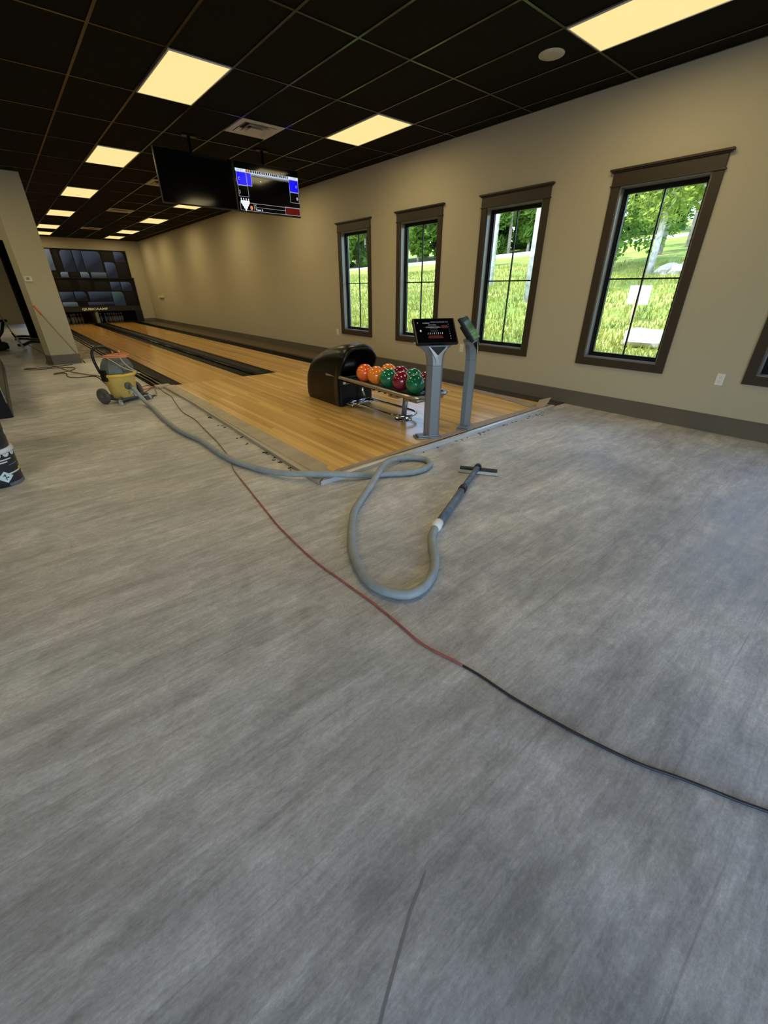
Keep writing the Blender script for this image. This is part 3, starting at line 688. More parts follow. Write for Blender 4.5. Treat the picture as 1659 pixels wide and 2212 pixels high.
def outline(u0, v0, u1, v1, m='line', wd=.005, lay=2):
    q = MB(); (a, c), (b_, d) = UV(u0, v0), UV(u1, v1); y = -.0016 - .0006 * lay; w_ = wd
    for (p0, p1, p2, p3) in ((a, c - w_, b_, c), (a, d, b_, d + w_), (a, d, a + w_, c), (b_ - w_, d, b_, c)): q.box(p0, y, p1, p2, y + .0005, p3)
    return q.build('box_outline', E_[m], t2)
quad('score_bar', E_['bar'], .02, .148, .995, .205)
for k in range(10):
    uu = .172 + k * .0668
    quad('frame_box', E_['one'] if k == 0 else E_['navy'], uu, .150, uu + .060, .200, 2)
    (a, c) = UV(uu + .030, .195); text_mesh('frame_number', str(k + 1), .038, E_['bar'] if k else E_['white'], t2, Matrix.Translation((a, -.0034, c)) @ FACE, .0002, 1.15, 'CENTER', .0008)
for (uu, n_) in ((.09, 'LANE 3'), (.92, 'SCORE')):
    (a, c) = UV(uu, .19); text_mesh('bar_text', n_, .028, E_['txt'], t2, Matrix.Translation((a, -.0030, c)) @ FACE, .0002, 1.2, 'CENTER')
quad('fading_band', E_['grad'], .245, .206, .845, .275)
quad('player_box', E_['blue'], .03, .21, .17, .455); quad('player_box', E_['blue'], .178, .225, .243, .455)
outline(.027, .208, .246, .465, 'lblue'); outline(.168, .21, .178, .465, 'lblue', .003, 3)
outline(.03, .47, .178, .69)
quad('total_box', E_['blue'], .845, .225, .985, .455); outline(.84, .21, .992, .465, 'lblue'); outline(.84, .47, .992, .69)
for (uu, vv_, s_, sz) in ((.045, .37, 'C', .055), (.045, .62, 'J', .055), (.945, .37, '0', .055), (.945, .625, '0', .06)):
    (a, c) = UV(uu, vv_); text_mesh('screen_text', s_, sz, E_['white'] if vv_ > .5 else E_['lblue'], t2, Matrix.Translation((a, -.0034, c)) @ FACE, .0002, 1.0)
outline(.03, .80, .992, .965); outline(.235, .80, .242, .965, 'line', .003, 3)
quad('row_line', E_['line'], .242, .875, .745, .882, 2)
quad('red_box', E_['red'], .745, .80, .985, .955); outline(.74, .79, .992, .962)
(a, c) = UV(.255, .86); text_mesh('screen_text', 'C', .035, E_['white'], t2, Matrix.Translation((a, -.0034, c)) @ FACE, .0002)
(a, c) = UV(.255, .945); text_mesh('screen_text', 'Team 3', .036, E_['white'], t2, Matrix.Translation((a, -.0034, c)) @ FACE, .0002, 1.15, 'LEFT', .0005)
q = MB()
for row in range(4):
    for k in range(4 - row):
        (a, c) = UV(.055 + (k + row * .5) * .036, .775 + row * .046)
        q.add([(a + .014 * math.cos(2 * PI * i / 10), -.0042, c - .012 + .028 * math.sin(2 * PI * i / 10)) for i in range(10)], [tuple(range(10))])
        q.add([(a + .009 * math.cos(2 * PI * i / 8), -.0042, c + .026 + .011 * math.sin(2 * PI * i / 8)) for i in range(8)], [tuple(range(8))])
q.build('pin_icons', E_['white'], t2)
q = MB(); (a, c) = UV(.195, .90); q.add([(a + .022 * math.cos(2 * PI * i / 14), -.0042, c + .028 * math.sin(2 * PI * i / 14)) for i in range(14)], [tuple(range(14))]); q.build('ball_icon', E_['orange'], t2)
q = MB(); (a, c) = UV(.385, .345); q.add([(a + .008 * math.cos(2 * PI * i / 10), -.0042, c + .009 * math.sin(2 * PI * i / 10)) for i in range(10)], [tuple(range(10))]); q.build('cursor_dot', E_['white'], t2)

# ------------------------------------------------------------------ ball return
br = thing('ball_return', 'black domed ball return with a grey tube rack of bowling balls', 'ball return', (3.39, 4.6, DZ))
def hood():
    q = MB(); NP = 28
    # stations along y (local), half width, height, roundness; back (+y) to front (-y)
    st = [(.80, .20, .22, .6), (.845, .255, .28, .7), (.86, .265, .34, .7), (.84, .268, .43, .72), (.77, .270, .53, .75), (.66, .272, .61, .8), (.53, .275, .668, .85), (.38, .278, .715, .9), (.22, .280, .75, .95), (.14, .282, .768, 1), (.05, .284, .776, 1), (-.02, .285, .778, 1), (-.07, .283, .766, 1), (-.095, .276, .748, 1)]
    rings = []
    for (y, w_, h_, rd) in st:
        rr = min(.20 * rd, h_ * .5); P = [(-w_ + .02, 0.0)]
        P += [(-w_, .06), (-w_ - .004, h_ * .45)]
        for k in range(7): a = PI - k * PI / 12; P.append((-w_ + rr + rr * math.cos(a), h_ - rr + rr * math.sin(a)))
        for k in range(7): a = PI / 2 - k * PI / 12; P.append((w_ - rr + rr * math.cos(a), h_ - rr + rr * math.sin(a)))
        P += [(w_ + .004, h_ * .45), (w_, .06), (w_ - .02, 0.0)]
        def fwd(yy, zz):                              # the upper front juts out like a snout, the lower front stays back
            if yy > .05: return yy
            t_ = min(1, max(0, (zz - .36) / .26)); t_ = t_ * t_ * (3 - 2 * t_)
            return .05 - (.05 - yy) * t_
        rings.append([(px, fwd(y, pz), pz) for px, pz in P])
    n = len(rings[0]); vv = [v for rg in rings for v in rg]; fs = []
    for i in range(len(rings) - 1):
        for k in range(n - 1): fs.append((i * n + k, i * n + k + 1, (i + 1) * n + k + 1, (i + 1) * n + k))
    fs.append(tuple(range(n)))
    # mouth: lip ring then inner cavity
    last = rings[-1]; cx, cz = 0, .56
    lip = [(px * .87, py - .006, cz + (pz - cz) * .86) if pz > .38 else (px * .86, py - .001, pz * 1.0 + (.38 - pz) * .98) for px, py, pz in last]
    inn = [(px * .80, .10, .40 + max(0, pz - .40) * .80) for px, py, pz in last]
    dee = [(px * .74, .34, .40 + max(0, pz - .40) * .74) for px, py, pz in last]
    base = len(vv); b0 = base - n
    for rg in (lip, inn, dee):
        for k in range(n): pass
    vv += lip + inn + dee
    seqs = [b0, base, base + n, base + 2 * n]
    for a, b in zip(seqs, seqs[1:]):
        for k in range(n - 1): fs.append((a + k, a + k + 1, b + k + 1, b + k))
    fs.append(tuple(range(base + 3 * n - 1, base + 2 * n - 1, -1)))
    q.add(vv, fs, 0, True); return q
ho = hood().build('hood', M['hood'], br)
B('front_panel', M['hood'], -.262, .035, 0, .262, .075, .385, br, .012)
B('kick_plate', M['blackplastic'], -.19, .024, .05, .19, .036, .085, br, .003)
# rack rails, tray, legs
RZ = .375
R0 = [(-.262, .32, .395), (-.262, -.2, .388), (-.262, -.95, .372), (-.262, -1.22, .366), (-.25, -1.34, .364), (-.20, -1.40, .363), (0, -1.415, .362), (.20, -1.40, .363), (.25, -1.34, .364), (.262, -1.22, .366), (.262, -.2, .388), (.262, .30, .395)]
q = MB(); q.tube(R0, .024, 12, step=.03); q.build('rail', M['railsteel'], br)
q = MB(); q.box(-.23, -1.36, .335, .23, .05, .350, bev=.004)
for k in range(12): q.box(-.24, -1.30 + k * .11, .325, .24, -1.285 + k * .11, .335)
q.build('tray', M['blackplastic'], br)
q = MB(); q.tube([(-.11, -1.30, .360), (-.11, .05, .372)], .008, 8); q.tube([(.11, -1.30, .360), (.11, .05, .372)], .008, 8); q.build('ball_runner', M['rubber'], br)
q = MB(); q.box(-.22, -1.37, .30, .22, -1.16, .336, bev=.012); q.build('end_bracket', M['railsteel'], br)
q = MB(); q.box(-.19, -1.02, .285, .19, -.86, .333, bev=.01); q.build('leg_bracket', M['railsteel'], br)
q = MB(); q.box(-.24, -.02, .30, -.12, .03, .34, bev=.006); q.build('hood_bracket', M['chrome'], br)
q = MB(); q.tube([(0, -.97, .305), (0, -.935, .02)], [.036, .034], 14, flat=.75); q.build('leg', M['steel'], br)
q = MB(); q.lathe([(.105, 0), (.108, .006), (.09, .014), (.05, .022), (.0001, .024)], 28, center=(0, -.93, .001)); q.build('foot_plate', M['chrome'], br)
LP_ = [(-.17, -.05, .075), (-.17, -.80, .075), (-.165, -.93, .075), (-.12, -1.03, .075), (0, -1.075, .075), (.12, -1.03, .075), (.165, -.93, .075), (.17, -.80, .075), (.17, -.05, .075)]
q = MB(); q.tube(LP_, .014, 10, step=.03); q.build('foot_loop', M['chrome'], br)
q = MB(); q.tube([(-.17, -.05, .075), (.17, -.05, .075)], .014, 10); q.tube([(.06, .03, .33), (.08, -.06, .085)], .016, 10); q.box(-.21, -.14, .045, .21, -.02, .062, bev=.004); q.tube([(-.15, -.08, .05), (-.15, -.08, .0)], .014, 8); q.tube([(.15, -.08, .05), (.15, -.08, 0)], .014, 8); q.build('rear_strut', M['chrome'], br)

# bowling balls in two rows
def ball_mat(name, c, c2, sc_=9):
    m = mat(name, c, .10, spec=.6, coat=.6); N, L, b = nodes_of(m)
    tc = N.new('ShaderNodeTexCoord').outputs['Object']; n = N.new('ShaderNodeTexNoise'); n.inputs['Scale'].default_value = sc_; n.inputs['Detail'].default_value = 4; n.inputs['Distortion'].default_value = 1.2; L.new(tc, n.inputs[0])
    cr = N.new('ShaderNodeValToRGB'); cr.color_ramp.elements[0].position = .38; cr.color_ramp.elements[1].position = .66; cr.color_ramp.elements[0].color = (*c, 1); cr.color_ramp.elements[1].color = (*c2, 1); L.new(n.outputs[0], cr.inputs[0]); L.new(cr.outputs[0], b.inputs['Base Color']); return m
BM_ = {'ro': ball_mat('ball_red_orange', (.85, .10, .02), (.95, .22, .03)), 'o': ball_mat('ball_orange', (.92, .22, .02), (.95, .33, .05)), 'g': ball_mat('ball_green', (.005, .13, .055), (.012, .22, .10)), 'm': ball_mat('ball_maroon', (.16, .008, .022), (.28, .02, .05))}
BR_ = .1085
def ball(x, y, key, label, rot):
    z = DZ + .372 + BR_ - .002
    t = thing('bowling_ball', label, 'bowling ball', (x, y, z), 0, 'bowling balls on the return rack'); t.rotation_euler = rot
    me = bpy.data.meshes.get('ball_shell_' + key)
    if not me:
        q = bmesh.new(); bmesh.ops.create_uvsphere(q, u_segments=40, v_segments=24, radius=BR_)
        for fc in q.faces: fc.smooth = True
        me = bpy.data.meshes.new('ball_shell_' + key); q.to_mesh(me); q.free(); me.materials.append(BM_[key])
    o = bpy.data.objects.new('ball_shell', me); link(o, t)
    for (a, e, rr) in ((0.0, .0, .015), (.32, .12, .0125), (.32, -.12, .0125)):
        d = Vector((math.cos(e) * math.sin(a), -math.cos(e) * math.cos(a), math.sin(e))).normalized(); mt = d.to_track_quat('Z', 'Y').to_matrix()
        q = MB(); q.lathe([(rr + .0015, BR_ - .0012), (rr + .001, BR_ + .0004), (rr - .001, BR_ + .0004)], 14, mtx=mt); q.lathe([(rr - .001, BR_ + .0002), (.0001, BR_ + .0003)], 14, mi=1, mtx=mt)
        q.build('finger_hole', [BM_[key], M['matteblack']], t)
    return t
NX, FX = 3.39 - .118, 3.39 + .118
ball(NX, 4.27, 'ro', 'red orange bowling ball in the near row, closest to the hood', (.9, .3, .5))
ball(NX, 4.045, 'o', 'orange bowling ball in the near row, with dark marks', (.9, .2, -.3))
ball(NX, 3.815, 'g', 'green bowling ball in the near row beside the orange one', (.8, .4, .1))
ball(NX, 3.588, 'm', 'maroon bowling ball in the near row between two green balls', (.7, -.3, .8))
ball(NX, 3.36, 'g', 'large looking green bowling ball at the open end of the near row', (-.1, .1, -.9))
ball(FX, 4.09, 'o', 'orange bowling ball in the far row behind the orange one', (.9, .5, .3))
ball(FX, 3.862, 'm', 'dark maroon bowling ball in the far row', (.8, .1, -.4))
ball(FX, 3.634, 'g', 'green bowling ball in the far row behind the maroon one', (.8, .3, .4))
ball(FX, 3.406, 'm', 'maroon bowling ball at the end of the far row, beside the console post', (.9, -.1, .2))

# ------------------------------------------------------------------ scoring consoles
def console(x, y, yaw, label, lit, twist=0):
    t = thing('scoring_console', label, 'console', (x, y, DZ + .0005), yaw, 'touch screen consoles on posts')
    # post: six sided column, front flat and chamfered flanks
    q = MB(); P = [(-.075, .05), (-.082, .0), (-.045, -.052), (.045, -.052), (.082, 0), (.075, .05)]
    q.prism(P, .012, .735); q.build('post', M['steel'], t)
    q = MB(); rings = []
    for (z, w_, y0) in ((.738, 1.0, 0), (.80, 1.05, .004), (.85, 1.25, .010), (.89, 1.75, .02), (.925, 2.5, .03), (.945, 2.7, .036)):
        rings.append([(px * w_, py * (1 if z < .86 else .8) + y0, z) for px, py in P])
    vv = [v for rg in rings for v in rg]; fs = [tuple(range(5, -1, -1)), tuple(range(30, 36))]
    for i in range(5):
        for k in range(6): fs.append((i * 6 + k, i * 6 + (k + 1) % 6, (i + 1) * 6 + (k + 1) % 6, (i + 1) * 6 + k))
    q.add(vv, fs); q.build('flared_head', M['steel'], t)
    q = MB(); q.add([(-.075, -.062, .905), (.075, -.062, .905), (0, -.062, .835), (-.075, -.02, .905), (.075, -.02, .905), (0, -.045, .835)], [(0, 2, 1), (3, 4, 5), (0, 1, 4, 3), (1, 2, 5, 4), (2, 0, 3, 5)]); q.build('badge', M['blackplastic'], t)
    q = MB(); q.add([(-.10, -.0575, .918), (-.078, -.0595, .91), (0, -.0625, .832), (.078, -.0595, .91), (.10, -.0575, .918), (.018, -.0585, .80), (.010, -.0545, .742), (-.010, -.0545, .742), (-.018, -.0585, .80)], [(0, 1, 2, 8), (4, 5, 2, 3), (2, 5, 6, 7, 8)]); q.build('badge_trim', mat('bright_silver', (.62, .65, .67), .25, metal=.6), t)
    q = MB(); q.box(-.185, -.065, 0, .10, .075, .014, bev=.004); q.box(-.165, -.055, .014, .09, .065, .030, bev=.010); q.build('base_plate', M['steel'], t)
    q = MB(); rt = Matrix.Rotation(-math.radians(38), 3, 'X'); pv = (0, .0, .94)
    q.box(-.215, -.045, .93, .215, -.005, 1.20, bev=.010, rot=rt, piv=(0, -.03, .94)); q.box(-.13, -.005, .96, .13, .03, 1.13, bev=.01, rot=rt, piv=(0, -.03, .94)); q.build('screen_housing', M['blackplastic'], t)
    def S(u_, v_, dy): return Vector((0, -.03, .94)) + rt @ (Vector((-.20 + .40 * u_, -.0455 - dy, 1.19 - .25 * v_)) - Vector((0, -.03, .94)))
    def sq(name, m_, u0, v0, u1, v1, dy=.001):
        q = MB(); q.poly([S(u0, v1, dy), S(u1, v1, dy), S(u1, v0, dy), S(u0, v0, dy)]); return q.build(name, m_, t)
    sq('screen_glass', M['screenoff'], 0, 0, 1, 1, .0003)
    if lit:
        dim = em('dim_white', (.22, .23, .24)); dm2 = em('dim_grey', (.07, .07, .075)); rd = em('dim_red', (.10, .012, .01)); rd2 = em('dim_red_dark', (.045, .006, .005)); wt = em('soft_white', (.55, .55, .5))
        def glyphs(name, m_, u0, v0, u1, v1, n_, dy=.0012):
            q = MB(); rr = random.Random(int(u0 * 1000 + v0 * 77)); du = (u1 - u0) / n_
            for k in range(n_):
                a = u0 + k * du; b_ = a + du * rr.uniform(.45, .85); q.poly([S(a, v1, dy), S(b_, v1, dy), S(b_, v0 + rr.uniform(0, .3) * (v1 - v0), dy), S(a, v0, dy)])
            return q.build(name, m_, t)
        glyphs('top_text', dim, .20, .15, .38, .20, 7); glyphs('top_icons', dm2, .40, .11, .86, .17, 12); glyphs('left_icon', dim, .06, .14, .09, .19, 1)
        glyphs('heading', dim, .34, .24, .54, .275, 9); glyphs('message', dm2, .28, .30, .60, .33, 16); glyphs('message', dim, .26, .345, .64, .375, 18); glyphs('message', dm2, .36, .405, .56, .44, 8)
        glyphs('pin_dots', dm2, .37, .50, .56, .53, 4)
        for k in range(8):
            q = MB(); u0 = .28 + k * .052; q.poly([S(u0, .66, .0012), S(u0 + .012, .66, .0012), S(u0 + .024, .58, .0012), S(u0 + .012, .575, .0012)]); q.build('pin_mark', wt if k % 2 else dim, t)
        sq('red_keys', rd2, .28, .73, .66, .83, .0010); glyphs('red_keys', rd, .30, .70, .64, .74, 9)
        sq('red_panel', rd2, .66, .28, .83, .40, .0010)
        q = MB(); q.poly([S(.115 + .022 * math.cos(a_ * PI / 6), .50 + .045 * math.sin(a_ * PI / 6), .0012) for a_ in range(12)][::-1]); q.build('round_key', wt, t)
        for k in range(7): glyphs('side_key', dim if k > 3 else dm2, .845, .22 + k * .10, .868, .265 + k * .10, 1)
    glass_edge = None
    return t
console(3.155, 2.965, math.radians(-25), 'silver console post with a lit score screen, nearer the hose', True)
console(3.735, 2.985, math.radians(31), 'silver console post whose screen turns toward the windows', False)

# ------------------------------------------------------------------ wet vacuum, its hose, wand and cords
vac = thing('wet_vacuum', 'dusty yellow and grey shop vacuum on wheels at the left lane', 'vacuum', (1.03, 7.13, 0), math.radians(30))
q = MB(); q.lathe([(.0001, .045), (.15, .045), (.165, .06), (.180, .15), (.198, .30), (.212, .375), (.205, .378), (.0001, .378)], 36, sy=.92); q.build('tank', M['yellow'], vac)
q = MB(); q.lathe([(.205, .348), (.226, .350), (.230, .366), (.228, .388), (.212, .392)], 36, sy=.92); q.build('rim', M['yellowrim'], vac)
q = MB(); q.lathe([(.0001, .385), (.222, .388), (.226, .41), (.222, .46), (.200, .515), (.175, .555), (.150, .585), (.12, .600), (.0001, .604)], 8, sy=.94, mtx=Matrix.Rotation(PI / 8, 3, 'Z'), smooth=False); q.build('motor_head', M['greyplastic'], vac)
q = MB(); q.box(-.085, -.205, .415, .085, -.165, .500, bev=.012, rot=Matrix.Rotation(math.radians(-22), 3, 'X')); q.build('front_panel', M['dustblue'], vac)
q = MB(); q.tube([(-.195, .10, .40), (-.20, .14, .55), (-.19, .15, .66), (-.15, .15, .715), (-.06, .15, .725), (.03, .15, .715), (.075, .14, .68), (.11, .11, .59), (.12, .09, .56)], .018, 10, step=.03); q.build('handle', M['blackplastic'], vac)
q = MB(); q.box(-.245, -.035, .30, -.205, .05, .45, bev=.008); q.build('latch', M['blackplastic'], vac)
q = MB(); q.box(.205, -.035, .31, .242, .05, .44, bev=.008); q.build('latch', M['blackplastic'], vac)
q = MB(); q.box(-.23, .02, .06, .23, .12, .10, bev=.01); q.box(-.20, -.16, .035, .20, .10, .065, bev=.012); q.build('chassis', M['dustblue'], vac)
def wheel(x, y, rr, wd, name='wheel'):
    mt = Matrix.Rotation(PI / 2, 3, 'Y')
    q = MB(); q.lathe([(.0001, -wd / 2), (rr * .45, -wd / 2), (rr * .72, -wd / 2 + .006), (rr * .78, -wd / 2), (rr * .96, -wd / 2 + .003), (rr, -wd / 4), (rr, wd / 4), (rr * .96, wd / 2 - .003), (rr * .78, wd / 2), (rr * .45, wd / 2), (.0001, wd / 2)], 28, center=(x, y, rr), mtx=mt); o = q.build(name, M['rubber'], vac)
    q = MB(); q.lathe([(.0001, -wd / 2 - .012), (.02, -wd / 2 - .010), (.024, -wd / 2 + .004)], 14, center=(x, y, rr), mtx=mt); q.build('hub', M['greyplastic'], o)
wheel(-.275, .07, .106, .055); wheel(.275, .07, .106, .055)
q = MB(); q.tube([(-.27, .07, .105), (.27, .07, .105)], .012, 8); q.build('axle', M['alu'], vac)
for cx_, cy_ in ((-.285, -.245), (.165, -.285)):
    q = MB(); q.tube([(cx_ * .6, -.13, .075), (cx_ * .92, cy_ * .85, .080), (cx_, cy_ + .012, .072)], .020, 8); q.build('caster_arm', M['dustblue'], vac)
    sx = cx_ / 1.15; mt = Matrix.Rotation(PI / 2, 3, 'Y'); q = MB(); q.lathe([(.0001, -.011), (.024, -.011), (.030, -.006), (.030, .006), (.024, .011), (.0001, .011)], 18, center=(sx * 1.15, cy_, .030), mtx=mt); q.box(sx * 1.15 - .018, cy_ - .012, .03, sx * 1.15 - .013, cy_ + .018, .075); q.box(sx * 1.15 + .013, cy_ - .012, .03, sx * 1.15 + .018, cy_ + .018, .075); q.box(sx * 1.15 - .018, cy_ - .012, .068, sx * 1.15 + .018, cy_ + .018, .076); q.build('caster', M['headp'], vac)
q = MB(); q.lathe([(.05, 0), (.052, .02), (.040, .03), (.036, .045), (.030, .045), (.030, .0)], 24, center=(-.045, -.165, .225), mtx=Matrix.Rotation(PI / 2, 3, 'X')); q.build('inlet', M['greyplastic'], vac)
q = MB(); q.box(-.055, -.186, .115, .035, -.163, .155, rot=Matrix.Rotation(math.radians(8), 3, 'X')); q.build('label', mat('sticker', (.35, .42, .30), .5, noise=.4, nscale=60), vac)
q = MB(); q.lathe([(.03, 0), (.03, .02), (.022, .028), (.0001, .028)], 18, center=(.05, -.150, .085), mtx=Matrix.Rotation(PI / 2, 3, 'X')); q.build('drain_cap', M['headp'], vac)

HOSE = [(1.094, 6.90, .222), (1.115, 6.83, .205), (1.144, 6.734, .13), (1.176, 6.60, .05), (1.18, 6.243, .030), (1.148, 5.679, .029), (1.14, 5.075, .029), (1.169, 4.758, .029), (1.207, 4.498, .029), (1.214, 4.241, .029), (1.216, 3.99, .029), (1.237, 3.695, .029), (1.283, 3.489, .029), (1.334, 3.311, .031), (1.39, 3.153, .04), (1.452, 3.015, .052), (1.542, 2.898, .062), (1.639, 2.797, .067), (1.749, 2.704, .066), (1.858, 2.638, .048), (2.005, 2.572, .03), (2.11, 2.512, .029), (2.246, 2.424, .029), (2.367, 2.376, .029), (2.482, 2.376, .029), (2.581, 2.422, .029), (2.625, 2.506, .029), (2.602, 2.588, .029), (2.522, 2.661, .033), (2.392, 2.68, .05), (2.242, 2.617, .078), (2.1, 2.53, .089), (1.976, 2.441, .085), (1.883, 2.386, .06), (1.771, 2.323, .035), (1.612, 2.213, .029), (1.509, 2.132, .028), (1.4, 2.006, .028), (1.29, 1.865, .028), (1.202, 1.73, .028), (1.143, 1.603, .028), (1.105, 1.497, .028), (1.091, 1.396, .028), (1.106, 1.317, .028), (1.141, 1.253, .028), (1.191, 1.211, .028), (1.267, 1.202, .028), (1.353, 1.228, .028), (1.443, 1.28, .028), (1.53, 1.356, .028), (1.61, 1.452, .028), (1.684, 1.528, .03), (1.77, 1.586, .033)]
vh = thing('vacuum_hose', 'long grey ribbed vacuum hose looping across the floor', 'hose', (1.2, 4, 0)); vh.location = (0, 0, 0)
q = MB(); q.tube(HOSE, .0265, 12, step=.0042, rib=.035); q.build('ribbed_tube', M['hose'], vh)
q = MB(); q.tube(HOSE[:2], .031, 14); q.build('end_cuff', M['greyplastic'], vh)
wd = thing('floor_wand', 'worn blue grey vacuum wand with a wide floor head', 'vacuum wand', (0, 0, 0))
A = Vector((1.77, 1.586, .033)); Bv = Vector((2.80, 2.05, .058)); D = (Bv - A)
def at(s_): return A + D * s_
q = MB(); q.tube([at(.0), at(.03), at(.05), at(.08)], [.030, .036, .034, .031], 14); q.build('tape_wrap', M['whitetape'], wd)
q = MB(); q.tube([at(.07), at(.56)], .0265, 16); q.build('lower_tube', M['wandp'], wd)
q = MB(); q.tube([at(.54), at(.56), at(.60), at(.62)], [.027, .0325, .0325, .027], 16); q.build('collar', M['blackplastic'], wd)
q = MB(); q.tube([at(.60), at(1.0)], .024, 16); q.build('upper_tube', M['wandp'], wd)
q = MB(); hx = Vector((2.89 - 2.70, 1.90 - 2.185, 0)).normalized(); hc = Vector((2.80, 2.045, 0)); hy = Vector((-hx.y, hx.x, 0))
hm = Matrix((hx, hy, Vector((0, 0, 1)))).transposed()
def hp(a, b, c): return hc + hm @ Vector((a, b, c))
q = MB(); q.tube([at(.97), at(1.0), hp(0, .0, .045)], [.030, .032, .028], 14); q.build('neck', M['blackplastic'], wd)
q = MB(); q.box(-.172, -.034, .004, .172, .034, .030, bev=.006); o = q.build('head_plate', M['headp'], wd); o.matrix_local = Matrix.Translation(hc) @ hm.to_4x4()
q = MB(); q.box(-.162, -.024, .0305, .162, .026, .046, bev=.005); o = q.build('head_top', M['brush'], wd); o.matrix_local = Matrix.Translation(hc) @ hm.to_4x4()
q = MB(); q.box(-.165, -.028, 0.0005, .165, -.018, .004); q.box(-.165, .018, .0005, .165, .028, .004); o = q.build('squeegee_lip', M['rubber'], wd); o.matrix_local = Matrix.Translation(hc) @ hm.to_4x4()

RED = [(1.63, 7.60), (1.602, 7.379), (1.599, 7.164), (1.600, 6.909), (1.536, 6.513), (1.447, 5.857), (1.453, 5.418), (1.417, 5.06), (1.385, 4.736), (1.346, 4.35), (1.299, 4.037), (1.272, 3.872), (1.224, 3.674), (1.174, 3.497), (1.138, 3.26), (1.101, 2.991), (1.068, 2.751), (1.038, 2.536), (1.012, 2.342), (.999, 2.156), (.988, 1.987), (.985, 1.844), (.987, 1.72), (.997, 1.592), (1.004, 1.469), (1.015, 1.321), (1.016, 1.229), (1.017, 1.141), (1.014, 1.054), (1.011, .972), (1.018, .904), (1.032, .846), (1.048, .792), (1.06, .736)]
BLK = [(1.06, .736), (1.071, .682), (1.078, .627), (1.088, .52), (1.104, .426), (1.122, .34), (1.141, .259), (1.162, .185), (1.184, .115), (1.21, .05), (1.242, -.01), (1.27, -.069), (1.295, -.126), (1.319, -.182), (1.35, -.244), (1.38, -.306), (1.5, -.6), (1.6, -1.0)]
rc = thing('extension_cord', 'long thin extension cord, tan and red then black, trailing across the bare floor', 'cord', (0, 0, 0))  # one cord, coloured tan, red and black stretch by stretch
def cz(p): return (p[0], p[1], .0065)
q = MB(); q.tube([cz(p) for p in RED[:15]], .0055, 8, step=.04); q.build('tan_stretch', M['tancord'], rc)
q = MB(); q.tube([cz(p) for p in RED[14:]], .0058, 8, step=.02); q.build('red_stretch', M['redcord'], rc)
q = MB(); q.tube([cz(p) for p in BLK], .0056, 8, step=.02); q.build('black_stretch', M['blackcord'], rc)
# coil lying on the vacuum
oc = thing('coiled_cord', 'coil of orange cord lying on top of the vacuum', 'cord', (1.045, 7.02, .545))
for k in range(7):
    rr = random.Random(k); a0 = .145 + rr.uniform(-.018, .018); b0 = .085 + rr.uniform(-.015, .015); zz = .066 + k * .0042
    q = MB(); q.tube([(a0 * math.cos(2 * PI * i / 22) + rr.uniform(-.004, .004), b0 * math.sin(2 * PI * i / 22) + rr.uniform(-.004, .004), zz + .006 * math.sin(4 * PI * i / 22 + k)) for i in range(22)], .0058, 7, step=.03, closed=True); q.build('cord_turn', M['orangecord'], oc)
q = MB(); q.tube([(-.13, -.06, .07), (-.07, -.13, .02), (.02, -.20, -.06), (.12, -.22, -.11), (.20, -.19, -.15)], .006, 7, step=.02); q.build('loose_end', mat('pale_cord', (.55, .45, .28), .55), oc)
q = MB(); q.tube([(.03, -.08, .06), (.05, -.13, .0), (.10, -.19, -.07), (.16, -.21, -.12)], .006, 7, step=.02); q.build('loose_end', bpy.data.materials['pale_cord'], oc)
q = MB(); q.tube([(-.03, .06, .085), (-.035, .0, .14), (-.03, -.06, .125)], .006, 7, step=.02); q.tube([(.05, .06, .085), (.045, .0, .14), (.05, -.06, .125)], .009, 7, step=.02); q.build('cord_tie', M['orangecord'], oc)
# tangle beside the vacuum
tg = thing('tangled_cord', 'small tangle of reddish cord between the vacuum and the approach corner', 'cord', (0, 0, 0))
q = MB(); q.tube([(1.33, 7.45, .007), (1.45, 7.62, .008), (1.55, 7.80, .02), (1.50, 7.95, .02), (1.38, 7.85, .012), (1.42, 7.66, .016), (1.56, 7.72, .024), (1.60, 7.66, .02), (1.615, 7.50, .008)], .0065, 7, step=.03); q.build('cord_loop', M['redcord'], tg)
q = MB(); q.tube([(1.34, 7.15, .007), (1.45, 7.20, .007), (1.50, 7.35, .007), (1.53, 7.55, .015), (1.57, 7.68, .03), (1.55, 7.80, .02)], .006, 7, step=.03); q.build('cord_loop', M['tancord'], tg)
q = MB(); q.box(1.30, 7.50, .001, 1.36, 7.60, .05, bev=.012); q.build('socket', M['orange'], tg)
pb = thing('power_plug', 'dark plug adapter with prongs lying beside the vacuum caster', 'plug', (1.30, 6.98, 0), .5)
q = MB(); q.box(-.07, -.03, .001, .06, .03, .05, bev=.01); q.build('plug_body', M['dustblue'], pb)
q = MB(); q.box(.058, -.02, .018, .14, -.014, .026); q.box(.058, .012, .018, .13, .018, .026); q.build('prong', M['blackplastic'], pb)

